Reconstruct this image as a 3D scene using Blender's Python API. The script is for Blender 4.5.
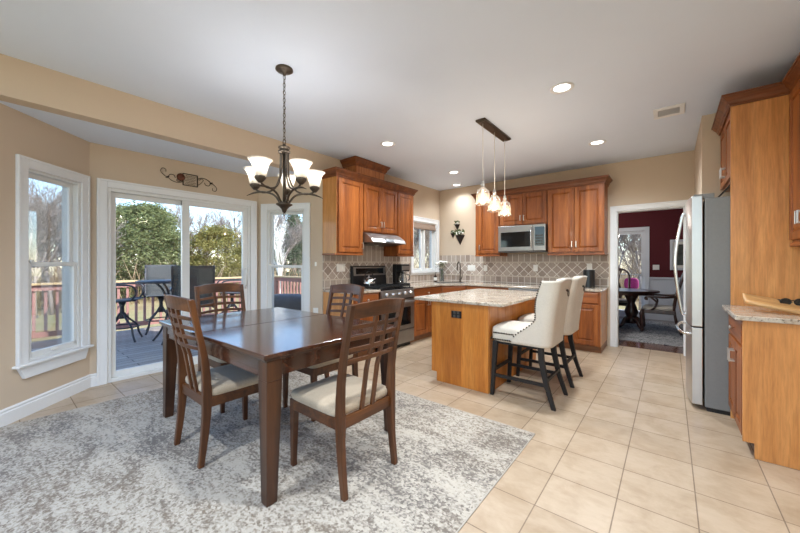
import bpy, math, random
from math import sin, cos, pi, radians, sqrt, atan2, hypot
from mathutils import Matrix, Vector

for _o in list(bpy.data.objects):
    bpy.data.objects.remove(_o)
SC = bpy.context.scene
COL = SC.collection
RND = random.Random(7)

# ------------------------------------------------------------------ camera
cam_d = bpy.data.cameras.new('camera')
cam = bpy.data.objects.new('camera', cam_d)
COL.objects.link(cam)
cam.location = (0, 0, 1.30)
cam.rotation_euler = (radians(90), 0, radians(39.04))
cam_d.sensor_width = 36
cam_d.lens = 14.985
cam_d.shift_y = -0.0044
cam_d.clip_start = 0.05
cam_d.clip_end = 400
SC.camera = cam

# ------------------------------------------------------------------ world, sun, exposure
SC.view_settings.view_transform = 'Standard'
SC.view_settings.look = 'None'
SC.view_settings.gamma = 1
SC.view_settings.use_curve_mapping = False
SC.view_settings.exposure = 1.34
world = bpy.data.worlds.new('world')
SC.world = world
world.use_nodes = True
_nt = world.node_tree
_nt.nodes.clear()
_sky = _nt.nodes.new('ShaderNodeTexSky')
_sky.sky_type = 'NISHITA'
_sky.sun_disc = False
_sky.sun_elevation = radians(40)
_sky.sun_rotation = radians(70)
_sky.altitude = 100
_sky.air_density = 1.0
_sky.dust_density = 0.3
_sky.ozone_density = 3.0
_bg = _nt.nodes.new('ShaderNodeBackground')
_bg.inputs['Strength'].default_value = 0.20
_out = _nt.nodes.new('ShaderNodeOutputWorld')
_nt.links.new(_sky.outputs[0], _bg.inputs['Color'])
_nt.links.new(_bg.outputs[0], _out.inputs['Surface'])

sun_d = bpy.data.lights.new('sun', 'SUN')
sun_d.energy = 3.0
sun_d.angle = radians(1.0)
sun_d.color = (1.0, 0.95, 0.88)
sun = bpy.data.objects.new('sun', sun_d)
COL.objects.link(sun)
sun.rotation_euler = Vector((-0.75, -0.28, -0.60)).to_track_quat('-Z', 'Y').to_euler()

DOWNLIGHT_W = 14.5      # each recessed ceiling lamp
BULB_W = 1.05            # each chandelier bulb
PENDANT_W = 3.0

H = 2.855               # kitchen ceiling
BZ = 2.565              # lower ceiling of the bay
XR = -3.86              # range wall
YB = 6.12               # back wall
XD = -4.72              # wall of the sliding door

# ------------------------------------------------------------------ material helpers
def srgb(r, g, b):
    def c(x):
        x /= 255.0
        return x / 12.92 if x <= 0.04045 else ((x + 0.055) / 1.055) ** 2.4
    return (c(r), c(g), c(b), 1.0)

class NT:
    def __init__(s, name):
        s.m = bpy.data.materials.new(name)
        s.m.use_nodes = True
        s.t = s.m.node_tree
        s.t.nodes.clear()
        s.out = s.n('ShaderNodeOutputMaterial')
    def n(s, kind, **kw):
        nd = s.t.nodes.new(kind)
        for k, v in kw.items():
            setattr(nd, k, v)
        return nd
    def l(s, a, b):
        s.t.links.new(a, b)
    def coords(s, kind='Object', scale=(1, 1, 1), loc=(0, 0, 0), rot=(0, 0, 0), rand=0.0):
        if kind == 'World':
            src = s.n('ShaderNodeNewGeometry').outputs['Position']
        else:
            src = s.n('ShaderNodeTexCoord').outputs[kind]
        if rand:
            oi = s.n('ShaderNodeObjectInfo')
            ml = s.n('ShaderNodeMath', operation='MULTIPLY')
            ml.inputs[1].default_value = rand
            s.l(oi.outputs['Random'], ml.inputs[0])
            ad = s.n('ShaderNodeVectorMath', operation='ADD')
            s.l(src, ad.inputs[0]); s.l(ml.outputs[0], ad.inputs[1])
            src = ad.outputs[0]
        mp = s.n('ShaderNodeMapping')
        mp.inputs['Scale'].default_value = scale
        mp.inputs['Location'].default_value = loc
        mp.inputs['Rotation'].default_value = rot
        s.l(src, mp.inputs['Vector'])
        return mp.outputs[0]
    def noise(s, vec, scale, detail=4, rough=0.55, dist=0.0):
        nd = s.n('ShaderNodeTexNoise')
        nd.inputs['Scale'].default_value = scale
        nd.inputs['Detail'].default_value = detail
        nd.inputs['Roughness'].default_value = rough
        nd.inputs['Distortion'].default_value = dist
        s.l(vec, nd.inputs['Vector'])
        return nd.outputs['Fac']
    def ramp(s, fac, stops):
        nd = s.n('ShaderNodeValToRGB')
        el = nd.color_ramp.elements
        while len(el) < len(stops):
            el.new(0.5)
        for e, (p, c) in zip(el, stops):
            e.position = p
            e.color = c
        s.l(fac, nd.inputs[0])
        return nd.outputs[0]
    def mix(s, fac, a, b, mode='MIX'):
        nd = s.n('ShaderNodeMix', data_type='RGBA', blend_type=mode)
        for sock, v in ((nd.inputs[0], fac), (nd.inputs[6], a), (nd.inputs[7], b)):
            if hasattr(v, 'links'):
                s.l(v, sock)
            else:
                sock.default_value = v
        return nd.outputs[2]
    def bsdf(s, color, rough=0.5, metal=0.0, spec=0.5, bump=None, bump_d=0.01, bump_s=0.4, coat=0.0, sheen=0.0):
        b = s.n('ShaderNodeBsdfPrincipled')
        for sock, v in ((b.inputs['Base Color'], color), (b.inputs['Roughness'], rough)):
            if hasattr(v, 'links'):
                s.l(v, sock)
            else:
                sock.default_value = v
        b.inputs['Metallic'].default_value = metal
        b.inputs['Specular IOR Level'].default_value = spec
        b.inputs['Coat Weight'].default_value = coat
        b.inputs['Coat Roughness'].default_value = 0.12
        b.inputs['Sheen Weight'].default_value = sheen
        if bump is not None:
            bp = s.n('ShaderNodeBump')
            bp.inputs['Distance'].default_value = bump_d
            bp.inputs['Strength'].default_value = bump_s
            s.l(bump, bp.inputs['Height'])
            s.l(bp.outputs[0], b.inputs['Normal'])
        s.l(b.outputs[0], s.out.inputs['Surface'])
        return b

def plain(name, col, rough=0.5, metal=0.0, spec=0.5, var=0.04, scale=30, coat=0.0):
    m = NT(name)
    v = m.coords('Object')
    n = m.noise(v, scale, 3)
    lo = tuple(c * (1 - var) for c in col[:3]) + (1,)
    hi = tuple(min(1, c * (1 + var)) for c in col[:3]) + (1,)
    m.bsdf(m.ramp(n, [(0.3, lo), (0.7, hi)]), rough, metal, spec, coat=coat)
    return m.m

def wood(name, dark, mid, light, axis='z', rough=0.35, coat=0.25, stretch=14.0, scale=1.0, boards=0.0):
    m = NT(name)
    k = {'x': (1, stretch, stretch), 'y': (stretch, 1, stretch), 'z': (stretch, stretch, 1)}[axis]
    v = m.coords('Object', scale=tuple(a * scale for a in k), rand=9.0)
    n1 = m.noise(v, 0.9, 5, 0.6, 0.6)
    n2 = m.noise(v, 6.0, 4, 0.65, 0.3)
    c1 = m.ramp(n1, [(0.28, dark), (0.5, mid), (0.74, light)])
    c2 = m.ramp(n2, [(0.34, (0.68, 0.64, 0.58, 1)), (0.60, (1.04, 1.04, 1.04, 1))])
    col = m.mix(0.6, c1, c2, 'MULTIPLY')
    if boards:
        kb = {'x': (0.02, boards, boards), 'y': (boards, 0.02, boards), 'z': (boards, boards, 0.02)}[axis]
        vb = m.coords('Object', scale=kb, rand=3.0)
        wn = m.n('ShaderNodeTexVoronoi', feature='F1')
        wn.inputs['Scale'].default_value = 1.0
        m.l(vb, wn.inputs['Vector'])
        sep = m.n('ShaderNodeSeparateColor')
        m.l(wn.outputs['Color'], sep.inputs[0])
        cb = m.ramp(sep.outputs[0], [(0.1, (0.80, 0.77, 0.73, 1)), (0.9, (1.1, 1.1, 1.1, 1))])
        col = m.mix(0.55, col, cb, 'MULTIPLY')
    m.bsdf(col, rough, coat=coat, bump=n2, bump_d=0.002, bump_s=0.15)
    return m.m

# ------------------------------------------------------------------ materials
M = {}
def mk_paint(name, col, rough=0.85):
    m = NT(name)
    v = m.coords('World')
    n = m.noise(v, 140, 2)
    n2 = m.noise(v, 1.5, 3)
    c = m.ramp(n2, [(0.3, tuple(x * 0.975 for x in col[:3]) + (1,)), (0.7, col)])
    m.bsdf(c, rough, spec=0.25, bump=n, bump_d=0.002, bump_s=0.12)
    return m.m
M['tan'] = mk_paint('tan_paint', srgb(207, 188, 166))
M['ceiling'] = mk_paint('ceiling_paint', srgb(224, 233, 248))
M['white'] = plain('white_trim_paint', srgb(232, 233, 234), 0.35, var=0.01)
M['maroon'] = mk_paint('maroon_paint', srgb(92, 38, 44))
M['wainscot'] = plain('pale_wainscot', srgb(214, 218, 224), 0.5, var=0.01)
M['vinyl'] = plain('white_vinyl', srgb(226, 227, 226), 0.3, var=0.01)
M['cherry'] = wood('cherry_wood', srgb(108, 54, 18), srgb(150, 82, 32), srgb(182, 110, 50), 'z', 0.42, coat=0.1, boards=7.0)
M['cherryx'] = wood('cherry_wood_level', srgb(108, 54, 20), srgb(144, 78, 34), srgb(174, 102, 48), 'x', 0.42, coat=0.1)
M['crown'] = wood('crown_wood', srgb(88, 44, 18), srgb(118, 64, 28), srgb(146, 84, 40), 'x', 0.42, coat=0.1)
M['honey'] = wood('honey_wood', srgb(192, 124, 62), srgb(214, 146, 80), srgb(228, 164, 98), 'z', 0.4, boards=5.0)
M['golden'] = wood('golden_maple', srgb(188, 122, 60), srgb(206, 142, 76), srgb(218, 158, 94), 'z', 0.45)
M['island'] = wood('island_wood', srgb(176, 102, 34), srgb(198, 122, 44), srgb(212, 142, 64), 'z', 0.4, boards=6.0)
M['groove'] = wood('beadboard_wood', srgb(150, 90, 44), srgb(178, 112, 60), srgb(200, 136, 80), 'z', 0.4, boards=25.0)
M['toe'] = wood('toe_wood', srgb(112, 70, 40), srgb(138, 90, 54), srgb(150, 104, 66), 'x', 0.5)
M['table'] = wood('dark_table_wood', srgb(40, 19, 11), srgb(58, 29, 17), srgb(80, 42, 25), 'x', 0.2, coat=0.6)
M['tablez'] = wood('table_leg_wood', srgb(36, 17, 7), srgb(56, 29, 12), srgb(84, 47, 21), 'z', 0.34, coat=0.2)
M['chair'] = wood('chair_wood', srgb(52, 26, 10), srgb(82, 45, 19), srgb(114, 68, 31), 'z', 0.38, coat=0.12)
M['chairx'] = wood('chair_wood_level', srgb(52, 26, 10), srgb(82, 45, 19), srgb(114, 68, 31), 'x', 0.38, coat=0.12)
M['antique'] = wood('antique_wood', srgb(34, 18, 13), srgb(58, 32, 24), srgb(82, 48, 36), 'z', 0.3, coat=0.4)
M['board'] = wood('olive_board', srgb(168, 116, 66), srgb(204, 156, 100), srgb(222, 180, 124), 'x', 0.5)
M['blackwood'] = plain('black_wood', srgb(22, 15, 12), 0.6, var=0.1)
M['steel'] = plain('stainless_steel', (0.36, 0.35, 0.34, 1), 0.36, 1.0, var=0.05, scale=8)
M['fridge'] = plain('brushed_fridge_steel', (0.62, 0.61, 0.60, 1), 0.36, 1.0, var=0.03, scale=8)
M['steel_side'] = plain('grey_appliance_side', srgb(122, 121, 119), 0.42, 0.0, var=0.03, scale=60)
M['chrome'] = plain('chrome', (0.75, 0.75, 0.76, 1), 0.14, 1.0, var=0.02)
M['nickel'] = plain('satin_nickel', (0.66, 0.64, 0.61, 1), 0.3, 1.0, var=0.02)
M['bronze'] = plain('aged_bronze', srgb(84, 74, 64), 0.38, 0.75, var=0.12, scale=60)
M['iron'] = plain('dark_iron', srgb(46, 36, 32), 0.5, 0.4, var=0.1)
M['black'] = plain('black_plastic', srgb(22, 22, 24), 0.3, var=0.1)
M['blackglass'] = plain('black_glass', srgb(14, 15, 17), 0.06, var=0.05, spec=0.6)
M['grate'] = plain('cast_iron_grate', srgb(24, 24, 25), 0.55, var=0.1)
M['plate'] = plain('white_plate', srgb(236, 234, 228), 0.35, var=0.01)
M['slot'] = plain('dark_slot', srgb(70, 66, 62), 0.6)
M['ventgap'] = plain('vent_grey', srgb(150, 150, 150), 0.7)
M['cover'] = plain('grey_vinyl_cover', srgb(62, 64, 70), 0.6, var=0.12, scale=12)
M['patio'] = plain('charcoal_metal', srgb(58, 60, 66), 0.4, 0.3, var=0.06)
M['rail'] = plain('red_stained_rail', srgb(170, 124, 116), 0.7, var=0.08, scale=10)
M['railcap'] = plain('weathered_cap_board', srgb(214, 184, 138), 0.75, var=0.08, scale=10)
M['leafg'] = plain('dull_leaf', srgb(86, 104, 62), 0.6, var=0.3, scale=40)
M['petal'] = plain('white_petal', srgb(240, 238, 230), 0.6, var=0.02)
M['red'] = plain('rust_red_glass', srgb(96, 50, 30), 0.4, 0.3, var=0.25, scale=60)
M['magenta'] = plain('magenta_fabric', srgb(150, 40, 104), 0.8)
M['shade_cloth'] = plain('taupe_shade_cloth', srgb(150, 128, 112), 0.85, var=0.12, scale=50)

def mk_fabric(name, lo, hi, sc=220):
    m = NT(name)
    v = m.coords('Object')
    n = m.noise(v, sc, 2)
    n2 = m.noise(v, 7, 3)
    c = m.ramp(n, [(0.3, lo), (0.7, hi)])
    c = m.mix(0.35, c, m.ramp(n2, [(0.35, (0.86, 0.86, 0.86, 1)), (0.65, (1, 1, 1, 1))]), 'MULTIPLY')
    m.bsdf(c, 0.9, spec=0.2, bump=n, bump_d=0.001, bump_s=0.3, sheen=0.2)
    return m.m
M['fabric'] = mk_fabric('beige_seat_fabric', srgb(166, 149, 127), srgb(188, 171, 149))
M['cream'] = mk_fabric('cream_linen', srgb(204, 193, 177), srgb(222, 212, 198))
M['sling'] = mk_fabric('grey_sling_mesh', srgb(66, 69, 70), srgb(86, 89, 90), 120)
M['chairseat'] = mk_fabric('pale_antique_seat', srgb(176, 164, 150), srgb(200, 190, 176))

def mk_floor():
    m = NT('ceramic_floor_tile')
    t = 0.3375
    v = m.coords('World', scale=(1 / t, 1 / t, 1), loc=(0.565 / t, -2.182 / t, 0))
    b = m.n('ShaderNodeTexBrick')
    b.offset = 0.0
    b.squash = 1.0
    for k, x in (('Scale', 1.0), ('Mortar Size', 0.0095), ('Mortar Smooth', 0.1), ('Bias', 0.0), ('Brick Width', 1.0), ('Row Height', 1.0)):
        b.inputs[k].default_value = x
    b.inputs['Color1'].default_value = srgb(186, 166, 143)
    b.inputs['Color2'].default_value = srgb(175, 154, 130)
    b.inputs['Mortar'].default_value = srgb(138, 121, 104)
    m.l(v, b.inputs['Vector'])
    w = m.coords('World')
    n1 = m.noise(w, 5, 6, 0.65, 0.4)
    n2 = m.noise(m.coords('World', scale=(1, 3, 1)), 11, 5, 0.6)
    c = m.mix(0.8, b.outputs['Color'], m.ramp(n1, [(0.34, (0.82, 0.77, 0.70, 1)), (0.58, (1.05, 1.05, 1.05, 1))]), 'MULTIPLY')
    c = m.mix(0.3, c, m.ramp(n2, [(0.35, (0.86, 0.82, 0.78, 1)), (0.6, (1.03, 1.03, 1.03, 1))]), 'MULTIPLY')
    inv = m.n('ShaderNodeMath', operation='SUBTRACT')
    inv.inputs[0].default_value = 1.0
    m.l(b.outputs['Fac'], inv.inputs[1])
    rr = m.ramp(b.outputs['Fac'], [(0.0, (0.36,) * 3 + (1,)), (1.0, (0.9,) * 3 + (1,))])
    m.bsdf(c, rr, spec=0.4, bump=inv.outputs[0], bump_d=0.003, bump_s=0.5)
    return m.m
M['floor'] = mk_floor()

def mk_splash(name, axis, mode):
    """taupe tumbled stone; axis is the world axis that runs along the wall; mode sets square rows or diamonds"""
    m = NT(name)
    g = m.n('ShaderNodeNewGeometry')
    sp = m.n('ShaderNodeSeparateXYZ')
    m.l(g.outputs['Position'], sp.inputs[0])
    cb = m.n('ShaderNodeCombineXYZ')
    m.l(sp.outputs[axis], cb.inputs['X']); m.l(sp.outputs['Z'], cb.inputs['Y'])
    mp = m.n('ShaderNodeMapping')
    t = 0.108 if mode == 'square' else 0.112
    mp.inputs['Scale'].default_value = (1 / t, 1 / t, 1)
    zoff = {'square': -0.945, 'diamond': -1.185}[mode] if axis else -0.945
    if mode == 'diamond':
        mp.vector_type = 'TEXTURE'
        mp.inputs['Scale'].default_value = (t, t, 1)
        mp.inputs['Rotation'].default_value = (0, 0, radians(45))
        mp.inputs['Location'].default_value = (0, 1.185, 0)
    else:
        mp.inputs['Location'].default_value = (0.0, 0.30, 0)
    m.l(cb.outputs[0], mp.inputs['Vector'])
    b = m.n('ShaderNodeTexBrick')
    b.offset = 0.0
    for k, x in (('Scale', 1.0), ('Mortar Size', 0.05), ('Mortar Smooth', 0.15), ('Bias', 0.0), ('Brick Width', 1.0), ('Row Height', 3.0 if mode == 'square' else 1.0)):
        b.inputs[k].default_value = x
    b.inputs['Color1'].default_value = srgb(186, 171, 158)
    b.inputs['Color2'].default_value = srgb(150, 133, 121)
    b.inputs['Mortar'].default_value = srgb(226, 219, 208)
    m.l(mp.outputs[0], b.inputs['Vector'])
    n = m.noise(m.coords('World'), 26, 5, 0.65)
    c = m.mix(0.45, b.outputs['Color'], m.ramp(n, [(0.35, (0.78, 0.76, 0.74, 1)), (0.65, (1.1, 1.1, 1.1, 1))]), 'MULTIPLY')
    m.bsdf(c, 0.55, bump=n, bump_d=0.003, bump_s=0.2)
    return m.m
for ax in 'XY':
    M['sq' + ax] = mk_splash('stone_square_tile_' + ax, ax, 'square')
    M['di' + ax] = mk_splash('stone_diamond_tile_' + ax, ax, 'diamond')
M['liner'] = plain('pale_liner_tile', srgb(200, 188, 172), 0.5, var=0.06)

def mk_granite():
    m = NT('speckled_granite')
    v = m.coords('World')
    n1 = m.noise(v, 9, 6, 0.7, 0.8)
    n2 = m.noise(v, 60, 4, 0.7)
    vo = m.n('ShaderNodeTexVoronoi')
    vo.inputs['Scale'].default_value = 120
    m.l(v, vo.inputs['Vector'])
    c = m.ramp(n1, [(0.3, srgb(148, 124, 104)), (0.42, srgb(182, 166, 148)), (0.6, srgb(202, 190, 174)), (0.75, srgb(170, 152, 134))])
    c = m.mix(0.7, c, m.ramp(n2, [(0.36, srgb(96, 78, 68)), (0.46, (1, 1, 1, 1))]), 'MULTIPLY')
    c = m.mix(0.25, c, m.ramp(vo.outputs['Distance'], [(0.1, (0.5, 0.46, 0.42, 1)), (0.35, (1, 1, 1, 1))]), 'MULTIPLY')
    m.bsdf(c, 0.12, spec=0.5)
    return m.m
M['granite'] = mk_granite()

def mk_rug():
    m = NT('distressed_rug_pile')
    w = m.coords('World')
    ws = m.coords('World', scale=(1.0, 2.6, 1))
    big = m.noise(ws, 1.6, 5, 0.65, 0.5)
    mid = m.noise(ws, 13, 5, 0.78, 0.3)
    fine = m.noise(w, 46, 4, 0.8)
    vo = m.n('ShaderNodeTexVoronoi')
    vo.inputs['Scale'].default_value = 85
    m.l(w, vo.inputs['Vector'])
    sep = m.n('ShaderNodeSeparateColor')
    m.l(vo.outputs['Color'], sep.inputs[0])
    a = m.n('ShaderNodeMath', operation='MULTIPLY_ADD')
    m.l(big, a.inputs[0]); a.inputs[1].default_value = 1.05; m.l(mid, a.inputs[2])
    b = m.n('ShaderNodeMath', operation='MULTIPLY_ADD')
    m.l(sep.outputs[0], b.inputs[0]); b.inputs[1].default_value = 0.34; m.l(a.outputs[0], b.inputs[2])
    f = m.n('ShaderNodeMath', operation='MULTIPLY_ADD')
    m.l(fine, f.inputs[0]); f.inputs[1].default_value = 0.5; m.l(b.outputs[0], f.inputs[2])
    s = m.n('ShaderNodeMath', operation='MULTIPLY_ADD')
    m.l(f.outputs[0], s.inputs[0]); s.inputs[1].default_value = 1.0; s.inputs[2].default_value = -1.09
    mask = m.ramp(s.outputs[0], [(0.24, (0, 0, 0, 1)), (0.54, (1, 1, 1, 1))])
    tint = m.noise(w, 0.9, 3)
    dk = m.ramp(tint, [(0.4, srgb(112, 105, 99)), (0.6, srgb(124, 111, 97))])
    lt = m.ramp(fine, [(0.3, srgb(176, 167, 154)), (0.7, srgb(194, 186, 174))])
    c = m.mix(mask, lt, dk)
    m.bsdf(c, 0.95, spec=0.1, bump=fine, bump_d=0.006, bump_s=0.5, sheen=0.15)
    return m.m
M['rug'] = mk_rug()
M['rugedge'] = plain('rug_binding', srgb(176, 168, 158), 0.9)

def mk_darkrug():
    m = NT('dark_oriental_rug')
    v = m.coords('World')
    vo = m.n('ShaderNodeTexVoronoi')
    vo.inputs['Scale'].default_value = 9
    m.l(v, vo.inputs['Vector'])
    n = m.noise(v, 24, 4, 0.7)
    c = m.ramp(n, [(0.4, srgb(70, 72, 80)), (0.5, srgb(180, 178, 174)), (0.62, srgb(110, 108, 110))])
    c = m.mix(0.5, c, m.ramp(vo.outputs['Distance'], [(0.2, (0.55, 0.55, 0.6, 1)), (0.6, (1.1, 1.1, 1.1, 1))]), 'MULTIPLY')
    m.bsdf(c, 0.95, spec=0.1)
    return m.m
M['darkrug'] = mk_darkrug()
M['hardwood'] = wood('dark_hardwood_floor', srgb(74, 46, 34), srgb(104, 68, 50), srgb(130, 90, 68), 'x', 0.18, coat=0.5)

def mk_deck():
    m = NT('grey_deck_boards')
    v = m.coords('World', scale=(1, 1, 1))
    b = m.n('ShaderNodeTexBrick')
    b.offset = 0.35
    for k, x in (('Scale', 1.0), ('Mortar Size', 0.006), ('Bias', 0.0), ('Brick Width', 3.6), ('Row Height', 0.14)):
        b.inputs[k].default_value = x
    b.inputs['Color1'].default_value = srgb(178, 168, 158)
    b.inputs['Color2'].default_value = srgb(160, 150, 141)
    b.inputs['Mortar'].default_value = srgb(84, 78, 76)
    rot = m.coords('World', rot=(0, 0, radians(90)))
    m.l(rot, b.inputs['Vector'])
    n = m.noise(v, 18, 4)
    c = m.mix(0.3, b.outputs['Color'], m.ramp(n, [(0.3, (0.8, 0.8, 0.8, 1)), (0.7, (1.1, 1.1, 1.1, 1))]), 'MULTIPLY')
    m.bsdf(c, 0.7)
    return m.m
M['deck'] = mk_deck()

def mk_ground():
    m = NT('leaf_litter_ground')
    v = m.coords('World')
    n = m.noise(v, 0.5, 6, 0.7)
    n2 = m.noise(v, 6, 5, 0.7)
    c = m.ramp(n, [(0.35, srgb(150, 130, 98)), (0.5, srgb(176, 158, 118)), (0.65, srgb(150, 148, 104))])
    c = m.mix(0.5, c, m.ramp(n2, [(0.3, (0.7, 0.68, 0.66, 1)), (0.7, (1.15, 1.15, 1.15, 1))]), 'MULTIPLY')
    m.bsdf(c, 0.95, spec=0.1)
    return m.m
M['ground'] = mk_ground()

def mk_leaf(name, a, b, c):
    m = NT(name)
    oi = m.coords('Object')
    n = m.noise(oi, 1.6, 4, 0.7)
    n2 = m.noise(oi, 14, 2)
    col = m.mix(0.5, m.ramp(n, [(0.3, a), (0.5, b), (0.7, c)]), m.ramp(n2, [(0.3, (0.75, 0.75, 0.7, 1)), (0.7, (1.2, 1.2, 1.15, 1))]), 'MULTIPLY')
    d = m.n('ShaderNodeBsdfDiffuse')
    t = m.n('ShaderNodeBsdfTranslucent')
    m.l(col, d.inputs[0]); m.l(col, t.inputs[0])
    mx = m.n('ShaderNodeMixShader')
    mx.inputs[0].default_value = 0.3
    m.l(d.outputs[0], mx.inputs[1]); m.l(t.outputs[0], mx.inputs[2])
    m.l(mx.outputs[0], m.out.inputs['Surface'])
    return m.m
M['ever'] = mk_leaf('evergreen_foliage', srgb(92, 102, 70), srgb(124, 132, 92), srgb(156, 160, 116))
M['gold'] = mk_leaf('golden_green_foliage', srgb(112, 112, 66), srgb(146, 140, 86), srgb(176, 164, 106))
M['fir'] = mk_leaf('fir_foliage', srgb(86, 96, 80), srgb(112, 122, 100), srgb(136, 144, 120))
M['bark'] = plain('grey_bark', srgb(150, 138, 130), 0.9, var=0.2, scale=12)
M['birch'] = plain('birch_bark', srgb(226, 222, 214), 0.8, var=0.08, scale=12)
M['brush'] = plain('dry_brush', srgb(164, 140, 112), 0.9, var=0.2, scale=12)

def mk_glass(name, tint=(1, 1, 1, 1), refl=0.06):
    m = NT(name)
    t = m.n('ShaderNodeBsdfTransparent'); t.inputs[0].default_value = tint
    g = m.n('ShaderNodeBsdfGlossy'); g.inputs['Roughness'].default_value = 0.02
    lw = m.n('ShaderNodeLayerWeight'); lw.inputs[0].default_value = 0.25
    ml = m.n('ShaderNodeMath', operation='MULTIPLY_ADD')
    m.l(lw.outputs['Fresnel'], ml.inputs[0]); ml.inputs[1].default_value = 0.55; ml.inputs[2].default_value = refl * 0.4
    mx = m.n('ShaderNodeMixShader')
    m.l(ml.outputs[0], mx.inputs[0]); m.l(t.outputs[0], mx.inputs[1]); m.l(g.outputs[0], mx.inputs[2])
    m.l(mx.outputs[0], m.out.inputs['Surface'])
    return m.m
M['glass'] = mk_glass('window_glass', (0.97, 0.98, 0.98, 1))
M['amberglass'] = mk_glass('pale_amber_glass', (0.95, 0.88, 0.80, 1), 0.35)
_t = M['amberglass'].node_tree
_o = [n for n in _t.nodes if n.type == 'OUTPUT_MATERIAL'][0]
_prev = _o.inputs['Surface'].links[0].from_socket
_tr = _t.nodes.new('ShaderNodeBsdfTranslucent'); _tr.inputs[0].default_value = (0.95, 0.82, 0.66, 1)
_mx = _t.nodes.new('ShaderNodeMixShader'); _mx.inputs[0].default_value = 0.035
_t.links.new(_prev, _mx.inputs[1]); _t.links.new(_tr.outputs[0], _mx.inputs[2]); _t.links.new(_mx.outputs[0], _o.inputs['Surface'])
M['clearglass'] = mk_glass('clear_vase_glass', (0.90, 0.93, 0.94, 1), 0.15)

def mk_emit(name, col, s):
    m = NT(name)
    e = m.n('ShaderNodeEmission')
    e.inputs[0].default_value = col
    e.inputs[1].default_value = s
    m.l(e.outputs[0], m.out.inputs['Surface'])
    return m.m
M['lamp'] = mk_emit('lit_lamp_lens', (1, 0.98, 0.95, 1), 2.0)
M['filament'] = mk_emit('lit_bulb', (1, 0.90, 0.74, 1), 1.5)
def mk_frost():
    m = NT('frosted_alabaster_glass')
    v = m.coords('Object')
    n = m.noise(v, 14, 4, 0.6, 1.0)
    c = m.ramp(n, [(0.3, srgb(226, 218, 206)), (0.7, srgb(250, 246, 240))])
    d = m.n('ShaderNodeBsdfDiffuse'); t = m.n('ShaderNodeBsdfTranslucent')
    m.l(c, d.inputs[0]); m.l(c, t.inputs[0])
    mx = m.n('ShaderNodeMixShader'); mx.inputs[0].default_value = 0.55
    m.l(d.outputs[0], mx.inputs[1]); m.l(t.outputs[0], mx.inputs[2])
    m.l(mx.outputs[0], m.out.inputs['Surface'])
    return m.m
M['frost'] = mk_frost()

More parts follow.
